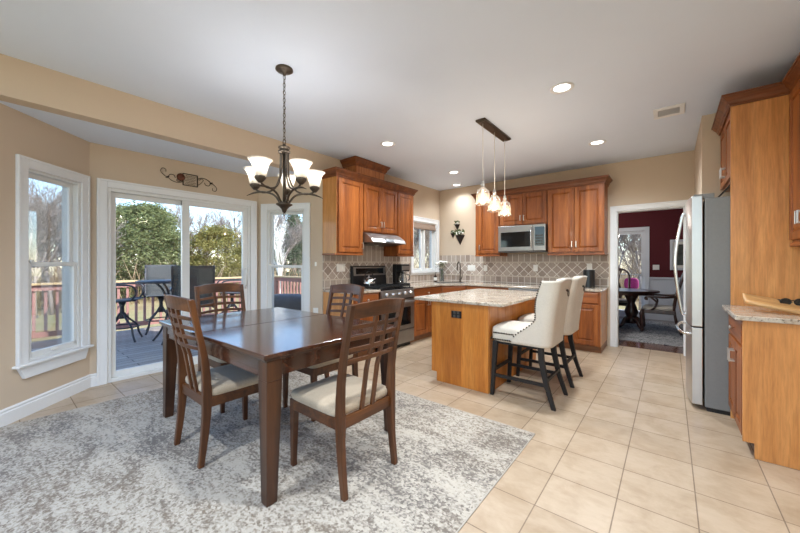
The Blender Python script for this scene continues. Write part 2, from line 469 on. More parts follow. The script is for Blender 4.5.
# ------------------------------------------------------------------ mesh builder
class MB:
    def __init__(s, T=None):
        s.v, s.f, s.sm = [], [], []
        s.T = T
    def add(s, vs, fs, smooth=False):
        k = len(s.v)
        for p in vs:
            p = Vector(p)
            s.v.append(tuple(s.T @ p) if s.T is not None else tuple(p))
        for f in fs:
            s.f.append(tuple(i + k for i in f)); s.sm.append(smooth)
        return s
    def hexa(s, b, t):
        """b, t: four points each, counter-clockwise from above"""
        return s.add(list(b) + list(t), [(3, 2, 1, 0), (4, 5, 6, 7), (0, 1, 5, 4), (1, 2, 6, 5), (2, 3, 7, 6), (3, 0, 4, 7)])
    def box(s, x0, x1, y0, y1, z0, z1):
        x0, x1 = min(x0, x1), max(x0, x1); y0, y1 = min(y0, y1), max(y0, y1); z0, z1 = min(z0, z1), max(z0, z1)
        return s.hexa([(x0, y0, z0), (x1, y0, z0), (x1, y1, z0), (x0, y1, z0)], [(x0, y0, z1), (x1, y0, z1), (x1, y1, z1), (x0, y1, z1)])
    def prism(s, poly, a0, a1, plane='xy'):
        """extrude a polygon; plane xy along z, xz along y, yz along x"""
        def mp(p, a):
            return {'xy': (p[0], p[1], a), 'xz': (p[0], a, p[1]), 'yz': (a, p[0], p[1])}[plane]
        n = len(poly)
        vs = [mp(p, a0) for p in poly] + [mp(p, a1) for p in poly]
        fs = [tuple(range(n))[::-1], tuple(range(n, 2 * n))] + [(i, (i + 1) % n, (i + 1) % n + n, i + n) for i in range(n)]
        return s.add(vs, fs)
    def sweep(s, pts, halfs, ax=(1, 0, 0), ay=(0, 1, 0)):
        """rectangular bar through pts, half sizes per point along two fixed axes"""
        ax, ay = Vector(ax), Vector(ay)
        vs, fs = [], []
        for p, (a, b) in zip(pts, halfs):
            p = Vector(p)
            vs += [p - ax * a - ay * b, p + ax * a - ay * b, p + ax * a + ay * b, p - ax * a + ay * b]
        n = len(pts)
        for i in range(n - 1):
            for j in range(4):
                k = (j + 1) % 4
                fs.append((4 * i + j, 4 * i + k, 4 * i + 4 + k, 4 * i + 4 + j))
        fs.append((3, 2, 1, 0)); fs.append(tuple(4 * (n - 1) + j for j in range(4)))
        return s.add(vs, fs)
    def tube(s, pts, r, n=8, closed=False, smooth=True):
        pts = [Vector(p) for p in pts]
        m = len(pts)
        rs = r if isinstance(r, (list, tuple)) else [r] * m
        vs, fs = [], []
        nrm = None
        for i, p in enumerate(pts):
            if closed:
                t = pts[(i + 1) % m] - pts[i - 1]
            else:
                t = pts[min(i + 1, m - 1)] - pts[max(i - 1, 0)]
            if t.length < 1e-9:
                t = Vector((0, 0, 1))
            t.normalize()
            if nrm is None:
                nrm = t.orthogonal().normalized()
            else:
                nrm = nrm - t * nrm.dot(t)
                nrm = nrm.normalized() if nrm.length > 1e-6 else t.orthogonal().normalized()
            bn = t.cross(nrm)
            for j in range(n):
                a = 2 * pi * j / n
                vs.append(p + (nrm * cos(a) + bn * sin(a)) * rs[i])
        for i in range(m if closed else m - 1):
            for j in range(n):
                a, b = i * n + j, i * n + (j + 1) % n
                c, d = ((i + 1) % m) * n + (j + 1) % n, ((i + 1) % m) * n + j
                fs.append((a, b, c, d))
        s.add(vs, fs, smooth)
        if not closed:
            k = len(s.v) - len(vs)
            s.f.append(tuple(k + j for j in range(n))[::-1]); s.sm.append(False)
            s.f.append(tuple(k + (m - 1) * n + j for j in range(n))); s.sm.append(False)
        return s
    def lathe(s, prof, n=24, c=(0, 0, 0), smooth=True, axis='z'):
        vs, fs = [], []
        for r, z in prof:
            for j in range(n):
                a = 2 * pi * j / n
                if axis == 'z':
                    vs.append((c[0] + r * cos(a), c[1] + r * sin(a), c[2] + z))
                elif axis == 'y':
                    vs.append((c[0] + r * cos(a), c[1] + z, c[2] + r * sin(a)))
                else:
                    vs.append((c[0] + z, c[1] + r * cos(a), c[2] + r * sin(a)))
        for i in range(len(prof) - 1):
            for j in range(n):
                fs.append((i * n + j, i * n + (j + 1) % n, (i + 1) * n + (j + 1) % n, (i + 1) * n + j))
        k0 = len(s.v)
        s.add(vs, fs, smooth)
        for i, rev in ((0, True), (len(prof) - 1, False)):
            if prof[i][0] > 1e-5:
                q = tuple(k0 + i * n + j for j in range(n))
                s.f.append(q[::-1] if rev else q); s.sm.append(False)
        return s
    def cyl(s, c, r, z0, z1, n=20, axis='z'):
        return s.lathe([(r, z0), (r, z1)], n, c, True, axis)
    def pillow(s, c, h, e1=0.35, e2=0.3, nu=28, nv=14):
        """superellipsoid with half sizes h"""
        def pw(x, e):
            return math.copysign(abs(x) ** e, x)
        vs, fs = [], []
        for i in range(nv + 1):
            p = -pi / 2 + pi * i / nv
            for j in range(nu):
                q = 2 * pi * j / nu
                vs.append((c[0] + h[0] * pw(cos(p), e1) * pw(cos(q), e2), c[1] + h[1] * pw(cos(p), e1) * pw(sin(q), e2), c[2] + h[2] * pw(sin(p), e1)))
        for i in range(nv):
            for j in range(nu):
                fs.append((i * nu + j, i * nu + (j + 1) % nu, (i + 1) * nu + (j + 1) % nu, (i + 1) * nu + j))
        return s.add(vs, fs, True)
    def sheet(s, fn, nu, nv, th, smooth=True):
        """a thick curved sheet: fn(u, v) -> (point, normal)"""
        vs = []
        for k in (0, 1):
            for i in range(nv + 1):
                for j in range(nu + 1):
                    p, nn = fn(j / nu, i / nv)
                    p = Vector(p); nn = Vector(nn).normalized()
                    vs.append(p + nn * (th / 2 if k else -th / 2))
        W = nu + 1
        N = W * (nv + 1)
        fs = []
        for i in range(nv):
            for j in range(nu):
                a = i * W + j
                fs.append((a, a + W, a + W + 1, a + 1))
                fs.append((N + a, N + a + 1, N + a + W + 1, N + a + W))
        for j in range(nu):
            fs.append((j, j + 1, N + j + 1, N + j)); a = nv * W + j
            fs.append((a + 1, a, N + a, N + a + 1))
        for i in range(nv):
            a = i * W
            fs.append((a + W, a, N + a, N + a + W)); a = i * W + nu
            fs.append((a, a + W, N + a + W, N + a))
        return s.add(vs, fs, smooth)
    def mesh(s, name):
        me = bpy.data.meshes.new(name)
        me.from_pydata(s.v, [], s.f)
        me.polygons.foreach_set('use_smooth', s.sm)
        me.update()
        return me

def obj(name, mb, mat, parent=None, bevel=0.0, off=None, label=None, kind=None):
    if off is not None:
        mb.v = [(p[0] - off[0], p[1] - off[1], p[2] - off[2]) for p in mb.v]
    me = mb.mesh(name)
    for mm in (mat if isinstance(mat, (list, tuple)) else [mat]):
        me.materials.append(M[mm] if isinstance(mm, str) else mm)
    o = bpy.data.objects.new(name, me)
    COL.objects.link(o)
    if parent is not None:
        o.parent = parent
    elif off is not None:
        o.location = off
    if bevel:
        b = o.modifiers.new('bevel', 'BEVEL')
        b.width = bevel; b.segments = 2; b.limit_method = 'ANGLE'; b.angle_limit = radians(40)
    if label:
        o['label'] = label
    if kind:
        o['kind'] = kind
    return o

def tag(o, label, cat, group=None, kind=None):
    o['label'] = label; o['category'] = cat
    if group: o['group'] = group
    if kind: o['kind'] = kind
    return o

def thing(name, label, cat, loc=(0, 0, 0), rz=0.0, group=None):
    o = bpy.data.objects.new(name, None)
    o.empty_display_size = 0.1
    COL.objects.link(o)
    o.location = loc; o.rotation_euler = (0, 0, rz)
    return tag(o, label, cat, group)

def struct(name, mb, mat, parent=None, bevel=0.0):
    return obj(name, mb, mat, parent, bevel, kind='structure')

def copy_tree(src, loc, rz, label, group=None, scale=None):
    r = src.copy(); COL.objects.link(r)
    r.location = loc; r.rotation_euler = (0, 0, rz); r['label'] = label
    if group: r['group'] = group
    if scale is not None: r.scale = scale
    for ch in src.children:
        c = ch.copy(); COL.objects.link(c); c.parent = r
        for g in ch.children:
            d = g.copy(); COL.objects.link(d); d.parent = c
    return r

def arc(c, r, a0, a1, n, fn):
    return [fn(c[0] + r * cos(a0 + (a1 - a0) * i / n), c[1] + r * sin(a0 + (a1 - a0) * i / n)) for i in range(n + 1)]

def spline(pts, n=6):
    """Catmull-Rom through pts"""
    P = [Vector(p) for p in pts]
    P = [P[0] * 2 - P[1]] + P + [P[-1] * 2 - P[-2]]
    out = []
    for i in range(1, len(P) - 2):
        for k in range(n):
            t = k / n
            a, b, c, d = P[i - 1], P[i], P[i + 1], P[i + 2]
            out.append(0.5 * ((2 * b) + (c - a) * t + (2 * a - 5 * b + 4 * c - d) * t * t + (3 * b - a - 3 * c + d) * t ** 3))
    out.append(P[-2].copy())
    return out

def polar(u, d):
    """ground spot at a bearing and a distance in metres from the breakfast room"""
    t = (u - 400) / 333.0
    v = Vector((-0.63 + 0.777 * t, 0.777 + 0.63 * t)).normalized()
    return v.x * d, v.y * d

# ================================================================== SETTING
BAY = [(XR, -0.20), (XD, 0.66), (XD, 2.50), (XR, 3.00)]
TH = 0.15
# floor and ceilings
mb = MB().prism([(XR - 0.02, -0.9), (1.02, -0.9), (1.02, YB + 0.15), (XR - 0.02, YB + 0.15), (XR - 0.02, 3.0), (XD - 0.1, 2.5), (XD - 0.1, 0.62), (XR - 0.02, -0.24)], -0.10, 0.0)
struct('floor', mb, 'floor')
mb = MB().box(XR - 0.15, 1.15, -0.9, YB + 0.13, H, H + 0.2)
struct('ceiling', mb, 'ceiling')
mb = MB().prism([(XR - 0.12, -0.28), (XD - 0.2, 0.46), (XD - 0.2, 2.66), (XR - 0.12, 3.06)][::-1], BZ, BZ + 0.2)
struct('ceiling_bay', mb, 'ceiling')

def wall_frame(p, q):
    L = hypot(q[0] - p[0], q[1] - p[1])
    a = atan2(q[1] - p[1], q[0] - p[0])
    return L, a
def wall(name, p, q, z0, z1, holes=(), mat='tan', th=TH, ext0=0.0, ext1=0.0):
    """a wall along p to q, room on its right-hand side, with rectangular holes (a0, a1, b0, b1)"""
    L, a = wall_frame(p, q)
    mb = MB(Matrix.Translation((p[0], p[1], 0)) @ Matrix.Rotation(a, 4, 'Z'))
    xs = sorted(holes)
    x = -ext0
    for (a0, a1, b0, b1) in xs:
        mb.box(x, a0, 0, th, z0, z1)
        if b0 > z0: mb.box(a0, a1, 0, th, z0, b0)
        if b1 < z1: mb.box(a0, a1, 0, th, b1, z1)
        x = a1
    mb.box(x, L + ext1, 0, th, z0, z1)
    return struct(name, mb, mat)

wl, wa = wall_frame(BAY[0], BAY[1])
W1 = (wl - 0.655, wl - 0.115, 0.45, 2.11)       # opening of the window in the left bay wall
wall('wall_bay_left', BAY[0], BAY[1], 0, BZ + 0.1, [W1], ext1=0.0)
D1 = (0.14, 1.72, 0.0, 2.115)
wall('wall_bay_door', BAY[1], BAY[2], 0, BZ + 0.1, [D1], ext0=0.06, ext1=0.06)
W2 = (0.145, 0.725, 0.50, 2.075)
wall('wall_bay_right', BAY[2], BAY[3], 0, BZ + 0.1, [W2])
W3 = (5.16 - 3.00, 5.97 - 3.00, 1.12, 2.12)
wall('wall_left', BAY[3], (XR, YB), 0, H, [W3], ext1=TH)
wall('wall_left_front', (XR, -0.9), BAY[0], 0, H)
mb = MB().box(XR - 0.14, XR, BAY[0][1], BAY[3][1], BZ - 0.015, H)
struct('wall_header', mb, 'tan')
DW = (-0.648 - XR, 0.165 - XR, 0.0, 2.10)
wall('wall_back', (XR, YB), (0.27, YB), 0, H, [DW], th=0.13)
mb = MB().box(0.262, 1.15, 4.745, YB + 0.13, 0, H)
struct('wall_stub', mb, 'tan')
mb = MB().box(1.0, 1.15, -0.9, 4.745, 0, H)
struct('wall_right', mb, 'tan')

# baseboards
def baseboard(name, p, q, a0, a1, h=0.135):
    L, a = wall_frame(p, q)
    mb = MB(Matrix.Translation((p[0], p[1], 0)) @ Matrix.Rotation(a, 4, 'Z'))
    prof = [(0, 0), (-0.016, 0), (-0.016, h - 0.035), (-0.010, h - 0.028), (-0.012, h - 0.012), (-0.006, h), (0, h)]
    mb.prism(prof[::-1], a0, a1, 'yz')
    return struct(name, mb, 'white')
baseboard('baseboard_bay_left', BAY[0], BAY[1], 0, wl - 0.006)
baseboard('baseboard_bay_door', BAY[1], BAY[2], 0.0, 0.055)
baseboard('baseboard_bay_right', BAY[2], BAY[3], 0.0, hypot(0.86, 0.50))

# ------------------------------------------------------------------ windows and doors
def root_struct(name, p, a):
    o = bpy.data.objects.new(name, None)
    COL.objects.link(o)
    o.location = (p[0], p[1], 0); o.rotation_euler = (0, 0, a)
    o['kind'] = 'structure'
    return o
def casing(mb, a0, a1, b0, b1, w=0.09, d=0.022, bottom=True):
    for x0, x1, z0, z1 in ((a0 - w, a0, b0 - (w if bottom else 0), b1 + w), (a1, a1 + w, b0 - (w if bottom else 0), b1 + w), (a0, a1, b1, b1 + w)):
        mb.box(x0, x1, -d, 0, z0, z1)
    # raised outer band
    t = 0.022
    mb.box(a0 - w, a0 - w + t, -d - 0.008, -d, b0 - (w if bottom else 0), b1 + w)
    mb.box(a1 + w - t, a1 + w, -d - 0.008, -d, b0 - (w if bottom else 0), b1 + w)
    mb.box(a0 - w + t, a1 + w - t, -d - 0.008, -d, b1 + w - t, b1 + w)
    if bottom:
        mb.box(a0, a1, -d, 0, b0 - w, b0)
def ring(mb, a0, a1, b0, b1, w, y0, y1):
    mb.box(a0, a0 + w, y0, y1, b0, b1); mb.box(a1 - w, a1, y0, y1, b0, b1)
    mb.box(a0 + w, a1 - w, y0, y1, b0, b0 + w); mb.box(a0 + w, a1 - w, y0, y1, b1 - w, b1)

def double_hung(name, p, q, op, sill=True, rail=0.5, screen=False):
    L, a = wall_frame(p, q)
    r = root_struct(name, p, a)
    a0, a1, b0, b1 = op
    mb = MB(); casing(mb, a0, a1, b0, b1, bottom=not sill)
    obj('window_casing', mb, 'white', r, 0.004)
    if sill:
        mb = MB().box(a0 - 0.115, a1 + 0.105, -0.055, 0.05, b0 - 0.022, b0)
        obj('window_sill', mb, 'white', r, 0.005)
        mb = MB().prism([(a0 - 0.085, b0 - 0.022), (a0 - 0.035, b0 - 0.125), (a1 + 0.035, b0 - 0.125), (a1 + 0.075, b0 - 0.022)], -0.028, 0.0, 'xz')
        obj('sill_apron', mb, 'white', r, 0.003)
    mb = MB(); ring(mb, a0, a1, b0, b1, 0.022, 0.0, TH)
    obj('window_jamb', mb, 'vinyl', r, 0.002)
    zm = b0 + (b1 - b0) * rail
    up = MB(); ring(up, a0 + 0.022, a1 - 0.022, zm - 0.02, b1 - 0.022, 0.038, 0.05, 0.085)
    s1 = obj('upper_sash', up, 'vinyl', r, 0.003)
    obj('glass_pane', MB().box(a0 + 0.06, a1 - 0.06, 0.065, 0.070, zm + 0.018, b1 - 0.06), 'glass', s1)
    lo = MB(); ring(lo, a0 + 0.022, a1 - 0.022, b0 + 0.015, zm + 0.02, 0.036, 0.010, 0.045)
    lo.box(a0 + 0.022, a1 - 0.022, 0.010, 0.045, b0 + 0.05, b0 + 0.075)
    s2 = obj('lower_sash', lo, 'vinyl', r, 0.003)
    obj('glass_pane', MB().box(a0 + 0.056, a1 - 0.056, 0.025, 0.030, b0 + 0.07, zm - 0.02), 'glass', s2)
    lk = MB().box(a0 + 0.04, a0 + 0.07, -0.004, 0.02, zm + 0.012, zm + 0.035)
    obj('sash_lock', lk, 'plate', s2, 0.003)
    lk = MB().box((a0 + a1) / 2 - 0.03, (a0 + a1) / 2 + 0.03, -0.004, 0.011, b0 + 0.045, b0 + 0.06)
    obj('sash_lift', lk, 'plate', s2, 0.003)
    return r
double_hung('window_1', BAY[0], BAY[1], W1, rail=0.505)
double_hung('window_2', BAY[2], BAY[3], W2, rail=0.475)

# sliding glass door
L, a = wall_frame(BAY[1], BAY[2])
r = root_struct('door_1', BAY[1], a)
a0, a1, b0, b1 = D1
mb = MB(); casing(mb, a0, a1, 0, b1, w=0.085, bottom=False)
obj('door_casing', mb, 'white', r, 0.004)
mb = MB(); ring(mb, a0, a1, 0.0, b1, 0.035, 0.0, TH)
obj('door_frame', mb, 'vinyl', r, 0.003)
am = 0.905
for nm, x0, x1, y0 in (('fixed_panel', a0 + 0.035, am + 0.05, 0.06), ('sliding_panel', am - 0.05, a1 - 0.035, 0.01)):
    mb = MB()
    w = 0.05 if nm == 'fixed_panel' else 0.068
    mb.box(x0, x0 + (0.05 if nm == 'fixed_panel' else 0.085), y0, y0 + 0.045, 0.035, b1 - 0.035); mb.box(x1 - w, x1, y0, y0 + 0.045, 0.035, b1 - 0.035)
    mb.box(x0, x1, y0 + 0.001, y0 + 0.044, 0.035, 0.10); mb.box(x0, x1, y0 + 0.001, y0 + 0.044, b1 - 0.088, b1 - 0.035)
    pn = obj(nm, mb, 'vinyl', r, 0.003)
    obj('glass_pane', MB().box(x0 + 0.04, x1 - 0.04, y0 + 0.02, y0 + 0.026, 0.09, b1 - 0.08), 'glass', pn)
    if nm == 'sliding_panel':
        hd = MB().tube(spline([(x1 - 0.03, y0 - 0.004, 1.22), (x1 - 0.03, y0 - 0.04, 1.19), (x1 - 0.03, y0 - 0.04, 1.0), (x1 - 0.03, y0 - 0.004, 0.97)], 5), 0.008)
        hd.box(x1 - 0.04, x1 - 0.02, y0 - 0.012, y0, 0.93, 0.96)
        obj('door_handle', hd, 'nickel', pn)

# kitchen casement window
L, a = wall_frame(BAY[3], (XR, YB))
r = root_struct('window_3', BAY[3], a)
a0, a1, b0, b1 = W3
mb = MB(); casing(mb, a0, a1, b0, b1, bottom=False)
mb.box(a0 - 0.09, a1 + 0.09, -0.022, 0, b0 - 0.06, b0)
obj('window_casing', mb, 'white', r, 0.004)
mb = MB().box(a0 - 0.10, a1 + 0.10, -0.045, 0.05, b0 - 0.02, b0)
obj('window_sill', mb, 'white', r, 0.004)
mb = MB(); ring(mb, a0, a1, b0, b1, 0.02, 0.0, TH)
mb.box((a0 + a1) / 2 - 0.025, (a0 + a1) / 2 + 0.025, 0.02, TH - 0.02, b0, b1)
obj('window_jamb', mb, 'vinyl', r, 0.002)
for x0, x1 in ((a0 + 0.02, (a0 + a1) / 2 - 0.025), ((a0 + a1) / 2 + 0.025, a1 - 0.02)):
    mb = MB(); ring(mb, x0, x1, b0 + 0.02, b1 - 0.02, 0.05, 0.05, 0.09)
    s1 = obj('casement_sash', mb, 'vinyl', r, 0.003)
    obj('glass_pane', MB().box(x0 + 0.045, x1 - 0.045, 0.067, 0.073, b0 + 0.065, b1 - 0.065), 'glass', s1)
# roman shade rolled up at its head
mb = MB()
for k in range(4):
    z1 = b1 - 0.005 - 0.028 * k
    mb.pillow(((a0 + a1) / 2, 0.02 - 0.004 * k, z1 - 0.025), ((a1 - a0) / 2 - 0.015, 0.014 + 0.004 * k, 0.032), 0.5, 0.2)
sh = obj('roman_shade', mb, 'shade_cloth')
sh.location = (BAY[3][0], BAY[3][1], 0); sh.rotation_euler = (0, 0, a)
tag(sh, 'taupe cloth roman shade folded up at the top of the kitchen window', 'window shade')

# doorway to the dining room
r = root_struct('door_2', (XR, YB), 0)
a0, a1, b0, b1 = DW
mb = MB(); casing(mb, a0, a1, 0, b1, w=0.078, bottom=False)
obj('door_casing', mb, 'white', r, 0.004)
mb = MB().box(a0 - 0.002, a0 + 0.018, -0.002, 0.135, 0, b1); mb.box(a1 - 0.018, a1 + 0.002, -0.002, 0.135, 0, b1); mb.box(a0, a1, -0.002, 0.135, b1 - 0.018, b1 + 0.002)
obj('door_jamb', mb, 'white', r, 0.002)

# ------------------------------------------------------------------ dining room beyond the doorway
YE = 9.62
struct('floor_dining', MB().box(-4.0, 3.0, YB + 0.13, YE + 0.1, -0.10, 0.002), 'hardwood')
struct('ceiling_dining', MB().box(-4.1, 3.1, YB + 0.13, YE + 0.14, 2.65, 2.85), 'ceiling')
dhole = (-0.46 - 1.0, -0.46, 0.0, 2.05)
mb = MB()
mb.box(-4.0, dhole[0], YE, YE + 0.12, 0.96, 2.65); mb.box(dhole[1], 3.0, YE, YE + 0.12, 0.96, 2.65); mb.box(dhole[0], dhole[1], YE, YE + 0.12, 2.05, 2.65)
struct('wall_dining_back', mb, 'maroon')
mb = MB()
for x0, x1 in ((-4.0, dhole[0] - 0.09), (dhole[1] + 0.09, 3.0)):
    mb.box(x0, x1, YE - 0.004, YE + 0.12, 0.0, 0.96); mb.box(x0, x1, YE - 0.028, YE - 0.004, 0.93, 0.975); mb.box(x0, x1, YE - 0.02, YE - 0.004, 0.0, 0.14)
struct('trim_1', mb, 'wainscot', bevel=0.004)
mb = MB().box(3.0, 3.12, YB + 0.13, YE + 0.1, 0, 2.65); struct('wall_dining_right', mb, 'maroon')
mb = MB().box(-4.12, -4.0, YB + 0.15, YE + 0.1, 0, 0.8); mb.box(-4.12, -4.0, YB + 0.15, YE + 0.1, 2.1, 2.65); mb.box(-4.12, -4.0, YB + 0.15, 7.2, 0.8, 2.1); mb.box(-4.12, -4.0, 9.0, YE + 0.1, 0.8, 2.1)
struct('wall_dining_left', mb, 'maroon')
mb = MB().box(-0.72, 0.26, YB + 0.131, YB + 0.15, 2.2, 2.65); mb.box(-4.0, -0.73, YB + 0.131, YB + 0.15, 0, 2.65); mb.box(0.27, 3.0, YB + 0.131, YB + 0.15, 0, 2.65)
struct('wall_dining_front', mb, 'maroon')
r = root_struct('door_3', (dhole[0], YE), 0)
w = dhole[1] - dhole[0]
mb = MB(); casing(mb, 0, w, 0, 2.05, w=0.09, bottom=False); obj('door_casing', mb, 'wainscot', r, 0.004)
mb = MB(); ring(mb, 0.0, w, 0.0, 2.05, 0.065, 0.03, 0.075); mb.box(0.06, w - 0.06, 0.035, 0.07, 1.02, 1.04); mb.box(0.06, w - 0.06, 0.031, 0.074, 0.06, 0.16)
dl = obj('glazed_door', mb, 'wainscot', r, 0.003)
obj('glass_pane', MB().box(0.06, w - 0.06, 0.05, 0.056, 0.15, 1.99), 'glass', dl)
obj('door_handle', MB().tube([(w - 0.05, 0.03, 1.0), (w - 0.05, -0.02, 1.0), (w - 0.12, -0.02, 1.0)], 0.009), 'nickel', dl)

# ------------------------------------------------------------------ backsplash
SPL = 0.012
def splash(name, mats, fx):
    o = bpy.data.objects.new(name, None); COL.objects.link(o); o['kind'] = 'structure'
    for nm, z0, z1, mt, d in (('tile_row', 0.92, 1.045, mats[0], SPL), ('liner_strip', 1.045, 1.065, 'liner', SPL + 0.006), ('diamond_band', 1.065, 1.305, mats[1], SPL),
                              ('liner_strip', 1.305, 1.325, 'liner', SPL + 0.006), ('tile_row', 1.325, 1.46, mats[0], SPL)):
        obj(nm, fx(z0, z1, d), mt, o)
    return o
splash('trim_2', ('sqX', 'diX'), lambda z0, z1, d: MB().box(XR + 0.0, -0.745, YB - d, YB, z0, z1))
splash('trim_3', ('sqY', 'diY'), lambda z0, z1, d: MB().box(XR, XR + d, 3.003, 5.06, z0, z1))
struct('trim_4', MB().box(XR, XR + SPL, 5.06, YB - 0.02, 0.92, 1.055), 'sqY')
struct('trim_5', MB().box(XR, XR + SPL, 3.50, 4.30, 1.46, 1.76), 'sqY')

# ================================================================== KITCHEN CABINETS
def door_mb(W, Hh, T=0.02, st=0.058):
    """raised-panel door: x 0..W, z 0..Hh, front at y=-T"""
    mb = MB()
    mb.box(0, st, -T, 0, 0, Hh); mb.box(W - st, W, -T, 0, 0, Hh)
    mb.box(st, W - st, -T, 0, 0, st); mb.box(st, W - st, -T, 0, Hh - st, Hh)
    g = 0.030
    a0, a1, c0, c1 = st, W - st, st, Hh - st
    o = [(a0, -0.007, c0), (a1, -0.007, c0), (a1, -0.007, c1), (a0, -0.007, c1)]
    i = [(a0 + g, -0.017, c0 + g), (a1 - g, -0.017, c0 + g), (a1 - g, -0.017, c1 - g), (a0 + g, -0.017, c1 - g)]
    e = 0.006
    o2 = [(a0 + e, -0.007, c0 + e), (a1 - e, -0.007, c0 + e), (a1 - e, -0.007, c1 - e), (a0 + e, -0.007, c1 - e)]
    mb.add(o + o2 + i, [(8, 9, 10, 11)] + [(k, (k + 1) % 4, (k + 1) % 4 + 4, k + 4) for k in range(4)] + [(k + 4, (k + 1) % 4 + 4, (k + 1) % 4 + 8, k + 8) for k in range(4)])
    # inner moulding lip
    for x0, x1, z0, z1 in ((a0, a0 + e, c0, c1), (a1 - e, a1, c0, c1), (a0, a1, c0, c0 + e), (a0, a1, c1 - e, c1)):
        mb.box(x0, x1, -T * 0.75, -0.006, z0, z1)
    return mb
def drawer_mb(W, Hh, T=0.02):
    mb = MB().box(0, W, -T * 0.7, 0, 0, Hh)
    mb.hexa([(0.0, -T * 0.7, 0.0), (W, -T * 0.7, 0.0), (W, -T * 0.7, Hh), (0, -T * 0.7, Hh)], [(0.014, -T, 0.014), (W - 0.014, -T, 0.014), (W - 0.014, -T, Hh - 0.014), (0.014, -T, Hh - 0.014)])
    return mb
def shift(mb, dx, dy, dz):
    mb.v = [(p[0] + dx, p[1] + dy, p[2] + dz) for p in mb.v]
    return mb
def pull_mb(x, z, T, l=0.095, vert=True):
    h = l / 2
    y = -T
    e = (lambda k: (x, z + k)) if vert else (lambda k: (x + k, z))
    mb = MB()
    for k in (-h + 0.008, h - 0.008):
        px, pz = e(k)
        mb.box(px - 0.005, px + 0.005, y - 0.03, y, pz - 0.005, pz + 0.005)
    if vert: mb.box(x - 0.006, x + 0.006, y - 0.036, y - 0.026, z - h, z + h)
    else: mb.box(x - h, x + h, y - 0.036, y - 0.026, z - 0.006, z + 0.006)
    return mb
def knob_mb(x, z, T):
    return MB().lathe([(0.006, 0), (0.006, -0.012), (0.014, -0.018), (0.015, -0.026), (0.009, -0.030)], 14, (x, -T, z), True, 'y')
TD = 0.02
def cabinet(name, label, cat, loc, rz, W, D, z0, z1, fronts, toe=False, body='cherry', group=None, doorm='cherry', sides=None):
    """front face at local y=0, box behind it; fronts: ('door'|'drawer', x0, x1, z0, z1, (px, pz, kind))"""
    r = thing(name, label, cat, loc, rz, group)
    mb = MB()
    if toe:
        mb.box(0, W, 0, D, z0 + 0.10, z1)
        tb = MB().box(0, W, 0.07, D, z0, z0 + 0.10)
        obj('toe_kick', tb, 'toe', r)
    else:
        mb.box(0, W, 0, D, z0, z1)
    obj('body', mb, body, r, 0.002)
    for kind, x0, x1, c0, c1, pl in fronts:
        m_ = door_mb(x1 - x0, c1 - c0) if kind == 'door' else drawer_mb(x1 - x0, c1 - c0)
        d = obj(kind, shift(m_, x0, -0.001, c0), doorm if kind == 'door' else ('cherryx'), r, 0.0025)
        if pl:
            if pl[2] == 'knob': obj('knob', knob_mb(pl[0], pl[1], TD + 0.001), 'nickel', d)
            else: obj('handle', pull_mb(pl[0], pl[1], TD + 0.001, vert=pl[2] == 'v'), 'nickel', d, 0.002)
    if sides:
        for nm, bb, mt in sides:
            obj(nm, MB().box(*bb), mt, r, 0.002)
    return r

def crown(name, label, path, z0, z1, out, mat='crown', closed_ends=True):
    """cornice swept along a plan path; outside on the right-hand side of travel"""
    h = z1 - z0
    prof = [(0.0, 0.0), (0.012, 0.0), (0.012, h * 0.16), (0.022, h * 0.22), (out * 0.45, h * 0.45), (out * 0.82, h * 0.72), (out * 0.86, h * 0.80), (out, h * 0.82), (out, h), (-0.02, h), (-0.02, 0.0)]
    n = len(path)
    offs = []
    for i, p in enumerate(path):
        ds = []
        if i > 0: ds.append((Vector(p) - Vector(path[i - 1])).normalized())
        if i < n - 1: ds.append((Vector(path[i + 1]) - Vector(p)).normalized())
        ns = [Vector((d.y, -d.x)) for d in ds]
        if len(ns) == 1: offs.append(ns[0])
        else:
            m_ = ns[0] + ns[1]
            offs.append(m_ / (m_.dot(ns[0])))
    vs, fs = [], []
    k = len(prof)
    for p, o_ in zip(path, offs):
        for (a_, b_) in prof:
            vs.append((p[0] + o_.x * a_, p[1] + o_.y * a_, z0 + b_))
    for i in range(n - 1):
        for j in range(k):
            j2 = (j + 1) % k
            fs.append((i * k + j, (i + 1) * k + j, (i + 1) * k + j2, i * k + j2))
    fs.append(tuple(range(k))); fs.append(tuple((n - 1) * k + j for j in range(k))[::-1])
    o = obj(name, MB().add(vs, fs), mat, off=(path[0][0], path[0][1], z0))
    return tag(o, label, 'cornice')

# ---- range wall uppers (they face +X): local x runs along +Y
RW = pi / 2
UZ0, UZ1 = 1.435, 2.50
XU = -3.555
dep = XU - XR - 0.002
cabinet('wall_cabinet', 'tall single-door cherry wall cabinet left of the range hood, pale side panel', 'cabinet', (XU, 3.003, 0), RW, 0.497, dep, UZ0, UZ1,
        [('door', 0.02, 0.484, UZ0 + 0.02, UZ1 - 0.02, (0.462, UZ0 + 0.12, 'v'))], sides=[('side_panel', (-0.004, 0.0, 0.0, dep, UZ0, UZ1), 'golden'), ('bottom_rail', (-0.012, 0.497, -0.012, dep, UZ0 - 0.022, UZ0), 'cherryx')])
cabinet('wall_cabinet', 'short two-door cherry wall cabinet above the stainless range hood', 'cabinet', (XU, 3.502, 0), RW, 0.796, dep, 1.765, UZ1,
        [('door', 0.012, 0.395, 1.785, UZ1 - 0.02, (0.37, 1.90, 'v')), ('door', 0.401, 0.784, 1.785, UZ1 - 0.02, (0.426, 1.90, 'v'))])
